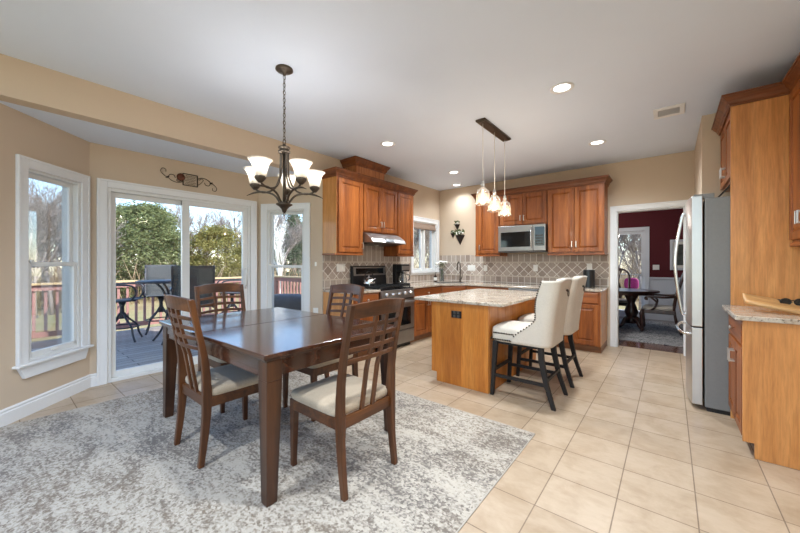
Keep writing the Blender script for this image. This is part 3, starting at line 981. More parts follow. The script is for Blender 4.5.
cabinet('wall_cabinet', 'narrow single-door cherry wall cabinet right of the range hood beside the sink window', 'cabinet', (XU, 4.30, 0), RW, 0.455, dep, UZ0, UZ1,
        [('door', 0.014, 0.437, UZ0 + 0.02, UZ1 - 0.02, (0.415, UZ0 + 0.12, 'v'))], sides=[('bottom_rail', (0, 0.467, -0.012, dep, UZ0 - 0.022, UZ0), 'cherryx')])
crown('cabinet_cornice', 'stepped cherry cornice along the cabinets above the range', [(XR + 0.005, 2.998), (XU, 2.998), (XU, 4.758), (XR + 0.005, 4.758)][::-1][::-1], UZ1 - 0.005, UZ1 + 0.10, 0.062)
# raised box above
r = thing('cornice_box', 'raised beadboard box with its own cornice on top of the range cabinets', 'cabinet top', (-3.72, 3.9, UZ1 + 0.095))
mb = MB().box(-3.855, -3.585, 3.39, 4.02, UZ1 + 0.095, 2.785)
for k in range(12):
    y = 3.40 + k * 0.051
    mb.box(-3.586, -3.580, y, y + 0.043, UZ1 + 0.097, 2.74)
for k in range(5):
    x = -3.85 + k * 0.052
    mb.box(x, x + 0.044, 3.384, 3.391, UZ1 + 0.097, 2.74)
obj('beadboard_body', mb, 'groove', r, off=(-3.72, 3.9, UZ1 + 0.095))
c_ = crown('cornice', 'x', [(XR + 0.005, 3.385), (-3.58, 3.385), (-3.58, 4.025), (XR + 0.005, 4.025)], 2.735, 2.845, 0.065)
del c_['label'], c_['category']
c_.parent = r; c_.location = Vector(c_.location) - Vector((-3.72, 3.9, UZ1 + 0.095))

# ---- range wall base cabinets
XB = -3.22
depb = XB - XR - 0.014
CZ = 0.92          # counter top, range and back walls
cabinet('base_cabinet', 'cherry base cabinet left of the range, one drawer over a door, pale side panel', 'cabinet', (XB, 3.003, 0), RW, 0.495, depb, 0, CZ - 0.032,
        [('drawer', 0.02, 0.455, 0.715, 0.872, (0.24, 0.795, 'knob')), ('door', 0.02, 0.455, 0.12, 0.70, (0.43, 0.62, 'v'))], toe=True, sides=[('side_panel', (-0.004, 0.0, 0.0, depb, 0.1, CZ - 0.032), 'golden')])
cabinet('base_cabinet', 'cherry base cabinet right of the range, one drawer over two doors', 'cabinet', (XB, 4.285, 0), RW, 0.845, depb, 0, CZ - 0.032,
        [('drawer', 0.02, 0.825, 0.715, 0.872, (0.42, 0.795, 'knob')), ('door', 0.02, 0.418, 0.12, 0.70, (0.395, 0.63, 'v')), ('door', 0.426, 0.825, 0.12, 0.70, (0.45, 0.63, 'v'))], toe=True, doorm='cherry')
# diagonal sink cabinet
dl_ = hypot(0.335, 0.335)
r = thing('sink_cabinet', 'cherry sink cabinet set diagonally across the kitchen corner', 'cabinet', (XB, 5.135, 0), pi / 4)
d_ = 0.30
mb = MB().prism([(0, 0), (dl_, 0), (dl_ + 0.36, 0.40), (dl_ / 2, 0.62), (-0.36, 0.40)], 0.10, CZ - 0.032)
obj('body', mb, 'cherry', r)
obj('toe_kick', MB().box(0.03, dl_ - 0.03, 0.07, 0.3, 0, 0.1), 'toe', r)
obj('false_drawer', shift(drawer_mb(dl_ - 0.04, 0.157), 0.02, -0.001, 0.715), 'cherryx', r, 0.0025)
for x0, x1, px in ((0.02, dl_ / 2 - 0.004, dl_ / 2 - 0.025), (dl_ / 2 + 0.004, dl_ - 0.02, dl_ / 2 + 0.025)):
    d = obj('door', shift(door_mb(x1 - x0, 0.58), x0, -0.001, 0.12), 'cherry', r, 0.0025)
    obj('handle', pull_mb(px, 0.63, TD), 'nickel', d)

# ---- back wall base cabinets
YF = YB - 0.65
depk = YB - YF - 0.014
cabinet('base_cabinet', 'cherry base cabinet between the corner sink and the dishwasher', 'cabinet', (XB + 0.337, YF, 0), 0, 0.785, depk, 0, CZ - 0.032,
        [('drawer', 0.02, 0.765, 0.715, 0.872, (0.39, 0.795, 'knob')), ('door', 0.02, 0.388, 0.12, 0.70, (0.365, 0.63, 'v')), ('door', 0.396, 0.765, 0.12, 0.70, (0.42, 0.63, 'v'))], toe=True)
cabinet('base_cabinet', 'cherry base cabinet at the dining doorway end, wide drawer over two doors', 'cabinet', (-1.482, YF, 0), 0, 0.712, depk, 0, CZ - 0.032,
        [('drawer', 0.02, 0.69, 0.715, 0.872, (0.355, 0.795, 'knob')), ('door', 0.02, 0.351, 0.12, 0.70, (0.328, 0.63, 'v')), ('door', 0.359, 0.69, 0.12, 0.70, (0.382, 0.63, 'v'))], toe=True,
        sides=[('side_panel', (0.712, 0.716, 0.0, depk, 0.1, CZ - 0.032), 'golden')])
r = thing('dishwasher', 'stainless dishwasher under the back counter, mostly hidden by the island', 'dishwasher', (-2.095, YF, 0))
obj('body', MB().box(0.003, 0.609, 0.0, depk, 0.1, CZ - 0.034), 'black', r)
d = obj('door', MB().box(0.004, 0.608, -0.025, -0.001, 0.11, 0.76), 'steel', r, 0.004)
obj('handle', MB().tube([(0.06, -0.026, 0.72), (0.06, -0.06, 0.72), (0.55, -0.06, 0.72), (0.55, -0.026, 0.72)], 0.009), 'steel', d)
obj('control_panel', MB().box(0.004, 0.608, -0.025, -0.001, 0.77, CZ - 0.037), 'steel', r, 0.003)
obj('toe_kick', MB().box(0.004, 0.608, 0.05, 0.08, 0, 0.1), 'black', r)

# ---- counters
ce = 0.03
mb = MB().prism([(XR + 0.013, 2.993), (XB + ce, 2.993), (XB + ce, 3.500), (XR + 0.013, 3.500)], CZ - 0.032, CZ)
tag(obj('countertop', mb, 'granite', bevel=0.006, off=(XR, 3.02, CZ - 0.032)), 'short piece of speckled granite countertop left of the range', 'countertop')
q = 0.0
poly = [(XR + 0.013, 4.283), (XB + ce, 4.283), (XB + ce, 5.135 - 0.012), (XB + 0.335 + 0.012, YF - ce), (-0.752, YF - ce), (-0.752, YB - 0.013), (XR + 0.013, YB - 0.013)]
mb = MB().prism(poly, CZ - 0.032, CZ)
tag(obj('countertop', mb, 'granite', bevel=0.006, off=(XR, 4.3, CZ - 0.032)), 'long speckled granite countertop wrapping the corner sink under the back wall tiles', 'countertop')

# ---- back wall uppers
YU = YB - 0.355
du = 0.353
BZ0, BZ1 = 1.445, 2.50
cabinet('wall_cabinet', 'single-door cherry wall cabinet left of the microwave', 'cabinet', (-2.845, YU, 0), 0, 0.478, du, BZ0, BZ1,
        [('door', 0.075, 0.462, BZ0 + 0.03, BZ1 - 0.02, (0.10, BZ0 + 0.14, 'v'))], sides=[('bottom_rail', (-0.008, 0.478, -0.01, du, BZ0 - 0.02, BZ0), 'cherryx')])
cabinet('wall_cabinet', 'short two-door cherry wall cabinet above the microwave', 'cabinet', (-2.365, YU, 0), 0, 0.803, du, 1.945, BZ1,
        [('door', 0.014, 0.398, 1.965, BZ1 - 0.02, (0.372, 2.07, 'v')), ('door', 0.405, 0.789, 1.965, BZ1 - 0.02, (0.431, 2.07, 'v'))])
cabinet('wall_cabinet', 'tall two-door cherry wall cabinet right of the microwave near the doorway', 'cabinet', (-1.560, YU, 0), 0, 0.800, du, BZ0, BZ1,
        [('door', 0.014, 0.396, BZ0 + 0.03, BZ1 - 0.02, (0.37, BZ0 + 0.15, 'v')), ('door', 0.404, 0.786, BZ0 + 0.03, BZ1 - 0.02, (0.43, BZ0 + 0.15, 'v'))],
        sides=[('bottom_rail', (0, 0.808, -0.01, du, BZ0 - 0.02, BZ0), 'cherryx')])
crown('cabinet_cornice', 'stepped cherry cornice along the cabinets above the microwave', [(-2.848, YB - 0.005), (-2.848, YU), (-0.757, YU), (-0.757, YB - 0.005)], BZ1 - 0.005, BZ1 + 0.095, 0.062)
# microwave
r = thing('microwave', 'stainless over-the-counter microwave between the back wall cabinets', 'microwave', (-2.362, YB - 0.43, 1.485))
obj('body', MB().box(0, 0.798, 0.0, 0.41, 0, 0.452), 'black', r, 0.004)
d = obj('door', MB().box(0.0, 0.60, -0.022, 0, 0.022, 0.452), 'steel', r, 0.005)
obj('window', MB().box(0.05, 0.555, -0.024, -0.02, 0.09, 0.345), 'blackglass', d)
obj('handle', MB().tube(spline([(0.575, -0.02, 0.07), (0.58, -0.062, 0.12), (0.58, -0.07, 0.235), (0.58, -0.062, 0.35), (0.575, -0.02, 0.40)], 5), 0.011), 'chrome', d)
obj('control_panel', MB().box(0.603, 0.798, -0.022, 0, 0.022, 0.452), 'steel', r, 0.005)
kp = obj('keypad', MB().box(0.628, 0.780, -0.025, -0.021, 0.10, 0.41), 'blackglass', r)
kb = MB()
for i in range(4):
    for j in range(3):
        kb.box(0.642 + j * 0.042, 0.674 + j * 0.042, -0.0265, -0.0245, 0.12 + i * 0.045, 0.145 + i * 0.045)
obj('key', kb, 'slot', kp)
obj('vent_strip', MB().box(0.0, 0.798, -0.02, 0.0, 0.0, 0.020), 'slot', r)

# ---- range
r = thing('gas_range', 'black and stainless gas range between the cherry base cabinets', 'range', (XB + 0.015, 3.507, 0), RW)
W = 0.77
obj('body', MB().box(0, W, 0.0, 0.625, 0.06, 0.895), 'black', r, 0.003)
obj('foot_skirt', MB().box(0.02, W - 0.02, 0.04, 0.6, 0.0, 0.06), 'black', r)
d = obj('oven_door', MB().box(0.004, W - 0.004, -0.035, -0.001, 0.285, 0.745), 'steel', r, 0.006)
obj('oven_window', MB().box(0.10, W - 0.10, -0.038, -0.034, 0.35, 0.62), 'blackglass', d)
obj('handle', MB().tube([(0.06, -0.036, 0.70), (0.06, -0.085, 0.70), (W - 0.06, -0.085, 0.70), (W - 0.06, -0.036, 0.70)], 0.013), 'steel', d)
d = obj('drawer', MB().box(0.004, W - 0.004, -0.032, -0.001, 0.07, 0.272), 'steel', r, 0.006)
mb = MB().prism([(-0.04, 0.765), (-0.02, 0.90), (0.06, 0.90), (0.06, 0.765)], 0.0, W, 'yz')
cp = obj('control_panel', mb, 'steel', r, 0.004)
for k in range(5):
    x = 0.10 + k * (W - 0.2) / 4
    kn = MB(Matrix.Translation((x, -0.031, 0.835)) @ Matrix.Rotation(radians(-8), 4, 'X'))
    kn.lathe([(0.030, 0.0), (0.028, -0.012), (0.022, -0.014), (0.020, -0.036), (0.012, -0.038)], 16, (0, 0, 0), True, 'y')
    obj('knob', kn, 'chrome', cp)
obj('cooktop', MB().box(0, W, -0.01, 0.615, 0.895, 0.915), 'blackglass', r, 0.004)
for k in range(3):
    g = MB()
    x0 = 0.02 + k * 0.245
    for yy in (0.03, 0.28, 0.53):
        g.box(x0, x0 + 0.235, yy, yy + 0.014, 0.935, 0.952)
    for xx in (x0, x0 + 0.075, x0 + 0.148, x0 + 0.221):
        g.box(xx, xx + 0.014, 0.03, 0.544, 0.935, 0.952)
    for xx in (x0, x0 + 0.221):
        for yy in (0.03, 0.53):
            g.box(xx, xx + 0.014, yy, yy + 0.014, 0.915, 0.936)
    obj('grate', g, 'grate', r)
for x, y in ((0.14, 0.15), (0.14, 0.42), (0.385, 0.29), (0.63, 0.15), (0.63, 0.42)):
    obj('burner', MB().lathe([(0.05, 0.0), (0.05, 0.010), (0.034, 0.014), (0.0, 0.016)], 18, (x, y, 0.915)), 'grate', r)
bg = obj('backguard', MB().prism([(0.555, 0.915), (0.625, 0.915), (0.625, 1.255), (0.585, 1.255)], 0.0, W, 'yz'), 'black', r, 0.006)
obj('panel_band', MB().prism([(0.571, 1.10), (0.581, 1.10), (0.588, 1.235), (0.578, 1.235)], 0.02, W - 0.02, 'yz'), 'steel', bg)
obj('clock_display', MB().prism([(0.569, 1.125), (0.579, 1.125), (0.585, 1.215), (0.575, 1.215)], 0.07, W - 0.07, 'yz'), 'blackglass', bg)

# kettle
r = thing('tea_kettle', 'shiny chrome tea kettle on the left rear burner', 'kettle', (-3.62, 3.70, 0.952))
obj('body', MB().lathe([(0.075, 0), (0.095, 0.012), (0.10, 0.04), (0.088, 0.085), (0.055, 0.115), (0.030, 0.122)], 24), 'chrome', r)
l_ = obj('lid', MB().lathe([(0.045, 0.117), (0.036, 0.126), (0.010, 0.130), (0.008, 0.138), (0.015, 0.148), (0.0, 0.156)], 18), 'chrome', r)
obj('handle', MB().tube(spline([(0, -0.075, 0.10), (0, -0.082, 0.17), (0, 0, 0.215), (0, 0.082, 0.17), (0, 0.075, 0.10)], 6), 0.008), 'black', r)
obj('spout', MB().tube([(0.08, 0.0, 0.06), (0.115, 0.0, 0.095), (0.135, 0, 0.115)], [0.02, 0.014, 0.010], 12), 'chrome', r)

# hood
r = thing('range_hood', 'slim stainless range hood under the short cabinet over the range', 'range hood', (XR + 0.015, 3.508, 1.58))
hw = 0.784
mb = MB().prism([(0.0, 0.04), (0.0, 0.18), (0.30, 0.18), (0.36, 0.155), (0.46, 0.085), (0.49, 0.035), (0.49, 0.02)][::-1], 0.0, hw, 'yz')
mb.v = [(p[1], p[0], p[2]) for p in mb.v]
mb.f = [f[::-1] for f in mb.f]
obj('canopy', mb, 'steel', r, 0.004)
mb = MB().hexa([(0.02, 0.06, 0.0), (0.30, 0.06, 0.0), (0.30, hw - 0.06, 0.0), (0.02, hw - 0.06, 0.0)], [(0.01, 0.015, 0.045), (0.46, 0.015, 0.025), (0.46, hw - 0.015, 0.025), (0.01, hw - 0.015, 0.045)])
obj('underside', mb, 'black', r)
obj('switch_strip', MB().prism([(0.462, 0.088), (0.490, 0.040), (0.494, 0.042), (0.466, 0.090)], 0.30, 0.50, 'xz'), 'black', r)
obj('lamp_lens', MB().lathe([(0.035, 0.0), (0.028, -0.008), (0.0, -0.010)], 16, (0.2, hw / 2, 0.0)), 'plate', r)

# coffee maker
r = thing('coffee_maker', 'black drip coffee maker with glass carafe right of the range', 'coffee maker', (-3.60, 4.47, CZ), RW - 0.15)
obj('base', MB().box(-0.095, 0.095, -0.13, 0.12, 0, 0.035), 'black', r, 0.008)
obj('tank', MB().box(-0.095, 0.095, 0.03, 0.12, 0.035, 0.36), 'black', r, 0.01)
obj('brew_head', MB().box(-0.095, 0.095, -0.12, 0.03, 0.235, 0.36), 'black', r, 0.015)
obj('trim_band', MB().box(-0.09, 0.09, -0.124, -0.118, 0.26, 0.33), 'steel', r, 0.003)
cf = obj('carafe', MB().lathe([(0.055, 0.037), (0.07, 0.05), (0.072, 0.10), (0.055, 0.16), (0.045, 0.19), (0.048, 0.20)], 20, (0, -0.05, 0)), 'clearglass', r)
obj('carafe_handle', MB().tube(spline([(0.045, -0.09, 0.18), (0.075, -0.125, 0.17), (0.08, -0.13, 0.11), (0.055, -0.105, 0.08)], 5), 0.008), 'black', cf)
obj('carafe_lid', MB().lathe([(0.05, 0.20), (0.046, 0.218), (0.0, 0.222)], 18, (0, -0.05, 0)), 'black', cf)

# faucet, soap, vase
r = thing('kitchen_faucet', 'dark gooseneck faucet in the kitchen corner before the back wall tiles', 'faucet', (-3.22, 5.86, CZ), radians(-40))
obj('base', MB().lathe([(0.028, 0), (0.028, 0.01), (0.020, 0.02), (0.018, 0.06), (0.014, 0.065)], 16), 'bronze', r)
obj('spout', MB().tube(spline([(0, 0, 0.06), (0, 0, 0.28), (-0.02, 0, 0.36), (-0.085, 0, 0.40), (-0.15, 0, 0.36), (-0.165, 0, 0.29), (-0.167, 0, 0.23)], 6), 0.012), 'bronze', r)
obj('lever', MB().tube(spline([(0.015, 0, 0.05), (0.06, 0.0, 0.075), (0.10, 0.0, 0.12), (0.105, 0, 0.16)], 5), [0.010] * 10 + [0.007] * 6), 'bronze', r)
r = thing('kitchen_sink', 'steel sink basin sunk in the corner countertop', 'sink', (-3.30, 5.60, CZ), pi / 4)
mb = MB(); ring(mb, -0.30, 0.30, 0, 0.0, 0.0, 0, 0) if False else None
mb = MB()
mb.box(-0.29, 0.29, -0.19, -0.175, 0, 0.004); mb.box(-0.29, 0.29, 0.175, 0.19, 0, 0.004); mb.box(-0.29, -0.275, -0.175, 0.175, 0, 0.004); mb.box(0.275, 0.29, -0.175, 0.175, 0, 0.004)
obj('rim', mb, 'steel', r)
obj('drain_plate', MB().box(-0.275, 0.275, -0.175, 0.175, 0.0005, 0.002), 'slot', r)
r = thing('soap_bottle', 'small brown soap pump bottle by the vase at the sink window', 'bottle', (-3.66, 5.64, CZ))
obj('body', MB().lathe([(0.03, 0), (0.033, 0.01), (0.033, 0.10), (0.026, 0.12), (0.012, 0.13), (0.012, 0.15)], 16), plain('brown_bottle', srgb(52, 34, 24), 0.2), r)
obj('label_band', MB().lathe([(0.0335, 0.03), (0.0337, 0.032), (0.0337, 0.09), (0.0335, 0.092)], 16), 'plate', r)
obj('pump', MB().tube([(0, 0, 0.15), (0, 0, 0.185), (0.035, 0, 0.18)], 0.006), 'black', r)
r = thing('flower_vase', 'tall clear glass vase beside the sink window', 'vase', (-3.52, 5.66, CZ))
obj('vase_glass', MB().lathe([(0.045, 0.0), (0.048, 0.02), (0.045, 0.12), (0.058, 0.27), (0.055, 0.27), (0.042, 0.12), (0.043, 0.03), (0.0, 0.02)], 24), 'clearglass', r)
fr = thing('flower_bouquet', 'white flowers with green leaves standing in the clear vase', 'flowers', (-3.52, 5.66, CZ + 0.03))
sm_, lf, pt = MB(), MB(), MB()
for k in range(9):
    a_ = 2.4 * k
    rr = 0.03 + 0.075 * ((k * 37) % 10) / 10
    tip = Vector((rr * cos(a_), rr * sin(a_), 0.33 + 0.07 * ((k * 53) % 10) / 10))
    sm_.tube([(0.01 * cos(a_), 0.01 * sin(a_), 0.0), (0.02 * cos(a_), 0.02 * sin(a_), 0.22), tip], 0.0025, 5)
    if k % 3:
        for j in range(9):
            b_ = j * 2.4
            c_ = tip + Vector((0.022 * cos(b_), 0.022 * sin(b_), 0.012 * cos(j)))
            pt.pillow(c_, (0.02, 0.02, 0.014), 1, 1, 8, 5)
    for j in range(5):
        b_ = a_ + j * 1.7
        c_ = tip * (0.75 + 0.05 * j) + Vector((0.03 * cos(b_), 0.03 * sin(b_), 0))
        e_ = c_ + Vector((0.05 * cos(b_), 0.05 * sin(b_), 0.02))
        s_ = Vector((-sin(b_), cos(b_), 0)) * 0.014
        mdl = (c_ + e_) / 2
        lf.add([c_, mdl + s_, e_, mdl - s_ + Vector((0, 0, 0.006))], [(0, 1, 2, 3)])
obj('stem', sm_, 'leafg', fr); obj('leaves', lf, 'leafg', fr, kind='stuff'); obj('blossoms', pt, 'petal', fr, kind='stuff')

# outlets and switches on the tiles
def wall_plate(label, loc, rz, w, kind, mat='plate', h=0.115):
    r = thing('wall_outlet' if kind == 'outlet' else 'light_switch', label, 'outlet' if kind == 'outlet' else 'light switch', loc, rz)
    obj('cover_plate', MB().box(-w / 2, w / 2, -0.006, 0, -h / 2, h / 2), mat, r, 0.002)
    n = max(1, round(w / 0.05) - 0) if kind == 'switch' else 1
    n = {0.075: 1, 0.12: 2, 0.165: 3}.get(w, 1)
    for k in range(n):
        x = (k - (n - 1) / 2) * 0.046
        if kind == 'switch':
            obj('rocker', MB().box(x - 0.016, x + 0.016, -0.010, -0.005, -0.032, 0.032), mat, r, 0.002)
        else:
            for z in (-0.02, 0.02):
                obj('socket', MB().box(x - 0.014, x + 0.014, -0.0085, -0.005, z - 0.014, z + 0.014), 'slot' if mat == 'black' else 'plate', r, 0.003)
    return r
ys = YB - SPL - 0.001
wall_plate('white triple switch plate on the back tiles right of the faucet', (-3.10, ys, 1.20), 0, 0.165, 'switch')
wall_plate('white outlet on the back tiles below the left edge cabinet', (-2.80, ys, 1.20), 0, 0.075, 'outlet')
wall_plate('white outlet on the back tiles below the microwave', (-1.855, ys, 1.21), 0, 0.075, 'outlet')
wall_plate('white outlet on the back tiles above the black canister', (-1.01, ys, 1.235), 0, 0.075, 'outlet')
wall_plate('white triple switch plate on the tiles left of the range', (XR + SPL + 0.001, 3.33, 1.23), RW, 0.165, 'switch', h=0.12)
# black canister
r = thing('smart_speaker', 'black ribbed cylinder speaker at the doorway end of the back counter', 'speaker', (-0.98, 5.88, CZ))
mb = MB()
pr = [(0.078, 0.0), (0.082, 0.006)]
for k in range(27):
    pr += [(0.082, 0.008 + k * 0.0092), (0.0805, 0.012 + k * 0.0092)]
pr += [(0.082, 0.262), (0.078, 0.270), (0.0, 0.270)]
obj('body', MB().lathe(pr, 28), 'black', r)
obj('top_ring', MB().lathe([(0.074, 0.2702), (0.070, 0.273), (0.05, 0.2725), (0.0, 0.2725)], 24), 'slot', r)

# sconce planters on the back wall
def planter(label, x, z, s):
    r = thing('wall_planter', label, 'wall planter', (x, YB - 0.002, z), 0, None)
    mb = MB()
    n = 10
    top = [(s * cos(pi + pi * k / n), 0.75 * s * sin(pi + pi * k / n), 0.0) for k in range(n + 1)]
    vs = top + [(0, -0.004, -1.9 * s), (s * 0.0, 0, 0.0)]
    fs = [(k, k + 1, n + 1) for k in range(n)] + [(0, n + 1, n)]
    mb.add(vs, [tuple(f[::-1]) for f in fs]); mb.add([(p[0], p[1], p[2] - 0.004) for p in top], [tuple(range(n + 1))])
    obj('cone_pocket', mb, 'iron', r)
    fl, pe = MB(), MB()
    rg = random.Random(int(x * 1000))
    for k in range(int(60)):
        a_ = rg.uniform(pi, 2 * pi)
        q_ = rg.uniform(0, 1)
        c_ = Vector((s * q_ * cos(a_), 0.7 * s * q_ * sin(a_), rg.uniform(0.0, 0.9 * s)))
        d_ = Vector((rg.uniform(-1, 1), rg.uniform(-1, 0.0), rg.uniform(0, 1))).normalized() * s * 0.5
        w_ = d_.cross(Vector((0.3, 1, 0.2))).normalized() * s * 0.16
        fl.add([c_, c_ + d_ * 0.5 + w_, c_ + d_, c_ + d_ * 0.5 - w_], [(0, 1, 2, 3)])
    for k in range(6):
        pe.pillow((rg.uniform(-0.6, 0.8) * s, -0.4 * s, rg.uniform(0.15, 0.7) * s), (s * 0.2, s * 0.2, s * 0.17), 1, 1, 8, 6)
    obj('leaves', fl, 'leafg', r, kind='stuff'); obj('blossoms', pe, 'petal', r, kind='stuff')
planter('dark cone wall planter hung highest of the three on the corner wall', -3.43, 2.10, 0.065)
planter('smallest dark cone wall planter, lower left of the highest one', -3.53, 1.92, 0.056)
planter('largest dark cone wall planter, lowest of the three on the corner wall', -3.36, 1.87, 0.105)

# ================================================================== ISLAND
r = thing('kitchen_island', 'golden wood kitchen island with panelled sides in the middle of the kitchen', 'island', (-1.70, 3.9, 0))
o_ = (-1.70, 3.9, 0)
mb = MB().box(-2.05, -1.405, 3.14, 4.62, 0.10, 0.874)
obj('body', mb, 'island', r, 0.002, o_)
obj('toe_kick', MB().box(-1.985, -1.42, 3.16, 4.60, 0.0, 0.10), 'toe', r, 0, o_)
mb = MB().prism([(-2.072, 0.10), (-2.005, 0.10), (-2.005, 0.0), (-1.40, 0.0), (-1.40, 0.874), (-2.072, 0.874)], 3.118, 3.14, 'xz')
obj('end_panel', mb, 'island', r, 0.002, o_)
mb = MB()
for k in range(7):
    y = 3.142 + k * 0.211
    mb.box(-1.405, -1.397, y, y + 0.207, 0.0, 0.874)
obj('back_panel', mb, 'island', r, 0.003, o_)
for k in range(3):
    y1 = 4.60 - k * 0.485
    T_ = Matrix.Translation((-2.05, y1, 0)) @ Matrix.Rotation(-pi / 2, 4, 'Z')
    m_ = door_mb(0.47, 0.56); m_.v = [tuple(T_ @ Vector((p[0], p[1], p[2] + 0.12))) for p in m_.v]
    d = obj('door', m_, 'cherry', r, 0, o_)
    m_ = pull_mb(0.44 if k % 2 else 0.03, 0.6, TD); m_.v = [tuple(T_ @ Vector(p)) for p in m_.v]
    obj('handle', m_, 'nickel', d, 0, o_)
    m_ = drawer_mb(0.47, 0.15); m_.v = [tuple(T_ @ Vector((p[0], p[1], p[2] + 0.70))) for p in m_.v]
    d = obj('drawer', m_, 'cherryx', r, 0, o_)
    m_ = knob_mb(0.235, 0.775, TD); m_.v = [tuple(T_ @ Vector(p)) for p in m_.v]
    obj('knob', m_, 'nickel', d, 0, o_)
def rrect(x0, x1, y0, y1, rad, n=5):
    out = []
    for cx, cy, a_ in ((x1 - rad, y0 + rad, -pi / 2), (x1 - rad, y1 - rad, 0), (x0 + rad, y1 - rad, pi / 2), (x0 + rad, y0 + rad, pi)):
        out += [(cx + rad * cos(a_ + pi / 2 * k / n), cy + rad * sin(a_ + pi / 2 * k / n)) for k in range(n + 1)]
    return out
mb = MB().prism(rrect(-2.30, -1.235, 3.075, 4.74, 0.03), 0.876, 0.91)
tag(obj('countertop', mb, 'granite', bevel=0.008, off=(-1.7, 3.9, 0.876)), 'speckled granite countertop slab on the kitchen island', 'countertop')
wp = wall_plate('black double outlet on the end panel of the island', (-1.757, 3.117, 0.755), 0, 0.12, 'outlet', 'black', h=0.075)

# ================================================================== BAR STOOLS
def make_stool():
    r = thing('bar_stool', 'cream tufted counter stool with nailheads at the near end of the island', 'bar stool', (0, 0, 0), 0, 'stools at the island')
    # local: front +y, width x +-0.235, seat front y=0.285, back y=-0.26
    SZ = 0.535
    mb = MB().pillow((0, 0.02, SZ + 0.068), (0.235, 0.265, 0.078), 0.32, 0.22, 36, 14)
    mb.v = [(p[0], p[1], p[2] + (0.014 * (1 - (p[0] / 0.235) ** 2) if p[2] > SZ + 0.1 else 0)) for p in mb.v]
    st = obj('seat', mb, 'cream', r)
    # wing back: wraps round in plan, sweeps down to the seat at the sides
    R = 0.235
    def plan(s_):
        """s_ 0..1 from the front tip of one wing round the back to the other tip; point and outward normal"""
        a_ = s_ * 2 - 1
        wing = 0.26
        tot = wing + 0.10 + 0.30
        d = abs(a_) * (0.40 + 0.20)
        sg = 1 if a_ > 0 else -1
        half = 0.175
        if d < half:
            return Vector((sg * d, -0.255, 0)), Vector((0, -1, 0))
        d -= half
        rc = 0.06
        if d < rc * pi / 2:
            t_ = d / rc
            return Vector((sg * (half + rc * sin(t_)), -0.255 + rc * (1 - cos(t_)), 0)), Vector((sg * sin(t_), -cos(t_), 0))
        d -= rc * pi / 2
        return Vector((sg * (half + rc), -0.255 + rc + d, 0)), Vector((sg, 0, 0))
    def bk(u, v):
        p, n = plan(u)
        a_ = abs(u * 2 - 1)
        z_top_max = 1.15
        # side wings fall away towards the seat front
        wing = max(0.0, min(1.0, (a_ - 0.50) / 0.50))
        ztop = z_top_max + 0.02 * cos(pi * min(1, a_ / 0.5)) * 0.5
        z = SZ + 0.005 + (ztop - SZ - 0.005) * v
        yb = -0.085 * (v ** 1.4)                      # rake of the back
        fwd = 1.0
        # limit how far forward the wing reaches as it rises
        q_ = min(1.0, max(0.0, (v - 0.04) / 0.40))
        reach = 0.80 - 0.60 * (q_ * q_ * (3 - 2 * q_)) + 0.06 * sin(max(0.0, v - 0.44) / 0.56 * pi)
        y0 = -0.255 + 0.06
        y = p.y
        if y > y0:
            y = y0 + (y - y0) * reach
        flare = 1.0 + 0.06 * v
        return (p.x * flare, y + yb, z), (n.x, n.y, 0.1)
    mb = MB().sheet(bk, 44, 22, 0.052)
    b_ = obj('backrest', mb, 'cream', r, 0.0)
    # tufting buttons inside, nailheads along the edges, ring pull behind
    bt = MB()
    for row in range(3):
        for k in range(3 - row % 2):
            x = (k - (2 - row % 2) / 2) * 0.11
            v = 0.45 + row * 0.16
            z = SZ + 0.58 * v
            y = -0.255 - 0.085 * v ** 1.4 + 0.030
            bt.pillow((x, y, z), (0.011, 0.007, 0.011), 1, 1, 10, 6)
    obj('button', bt, 'cream', b_)
    nh = MB()
    def nail(p):
        nh.pillow(p, (0.0085, 0.0085, 0.0085), 1, 1, 6, 4)
    for k in range(25):
        nail((-0.21 + 0.42 * k / 24, 0.286, SZ + 0.022))
    for sx in (-1, 1):
        for k in range(24):
            nail((sx * 0.2365, 0.25 - 0.40 * k / 23, SZ + 0.022))
        for k in range(13):
            nail((sx * 0.2345, 0.25 - 0.19 * k / 12, SZ + 0.085))
        for k in range(27):
            v = 0.12 + 0.86 * k / 26
            p, n = bk(0.5 + 0.5 * sx * 0.985, v)
            nail((p[0] + sx * 0.028, p[1] + 0.004, p[2]))
    obj('nailheads', nh, 'bronze', r, kind='stuff')
    yk = -0.255 - 0.085 * 0.85 ** 1.4 - 0.034
    rg = MB()
    rg.tube([(0.026 * cos(t * pi / 8), yk - 0.012, 1.02 + 0.026 * sin(t * pi / 8)) for t in range(16)], 0.004, 6, True)
    rg.pillow((0, yk - 0.004, 1.047), (0.012, 0.012, 0.012), 1, 1, 10, 6)
    obj('ring_pull', rg, 'bronze', b_)
    fr = MB().box(-0.205, 0.205, -0.20, 0.255, SZ - 0.025, SZ + 0.012)
    obj('seat_frame', fr, 'blackwood', r)
    for sx in (-1, 1):
        obj('leg', MB().sweep([(sx * 0.222, 0.272, 0.0), (sx * 0.208, 0.240, SZ)], [(0.016, 0.016), (0.023, 0.023)]), 'blackwood', r, 0.003)
        pts = [(sx * 0.222, -0.300, 0.0), (sx * 0.212, -0.235, 0.20), (sx * 0.205, -0.19, 0.42), (sx * 0.205, -0.185, SZ)]
        obj('leg', MB().sweep(pts, [(0.016, 0.018), (0.019, 0.021), (0.021, 0.024), (0.021, 0.024)]), 'blackwood', r, 0.003)
        obj('stretcher', MB().box(sx * 0.216 - 0.011, sx * 0.216 + 0.011, -0.235, 0.25, 0.185, 0.215), 'blackwood', r, 0.002)
    obj('stretcher', MB().box(-0.21, 0.21, 0.245, 0.268, 0.235, 0.265), 'blackwood', r, 0.002)
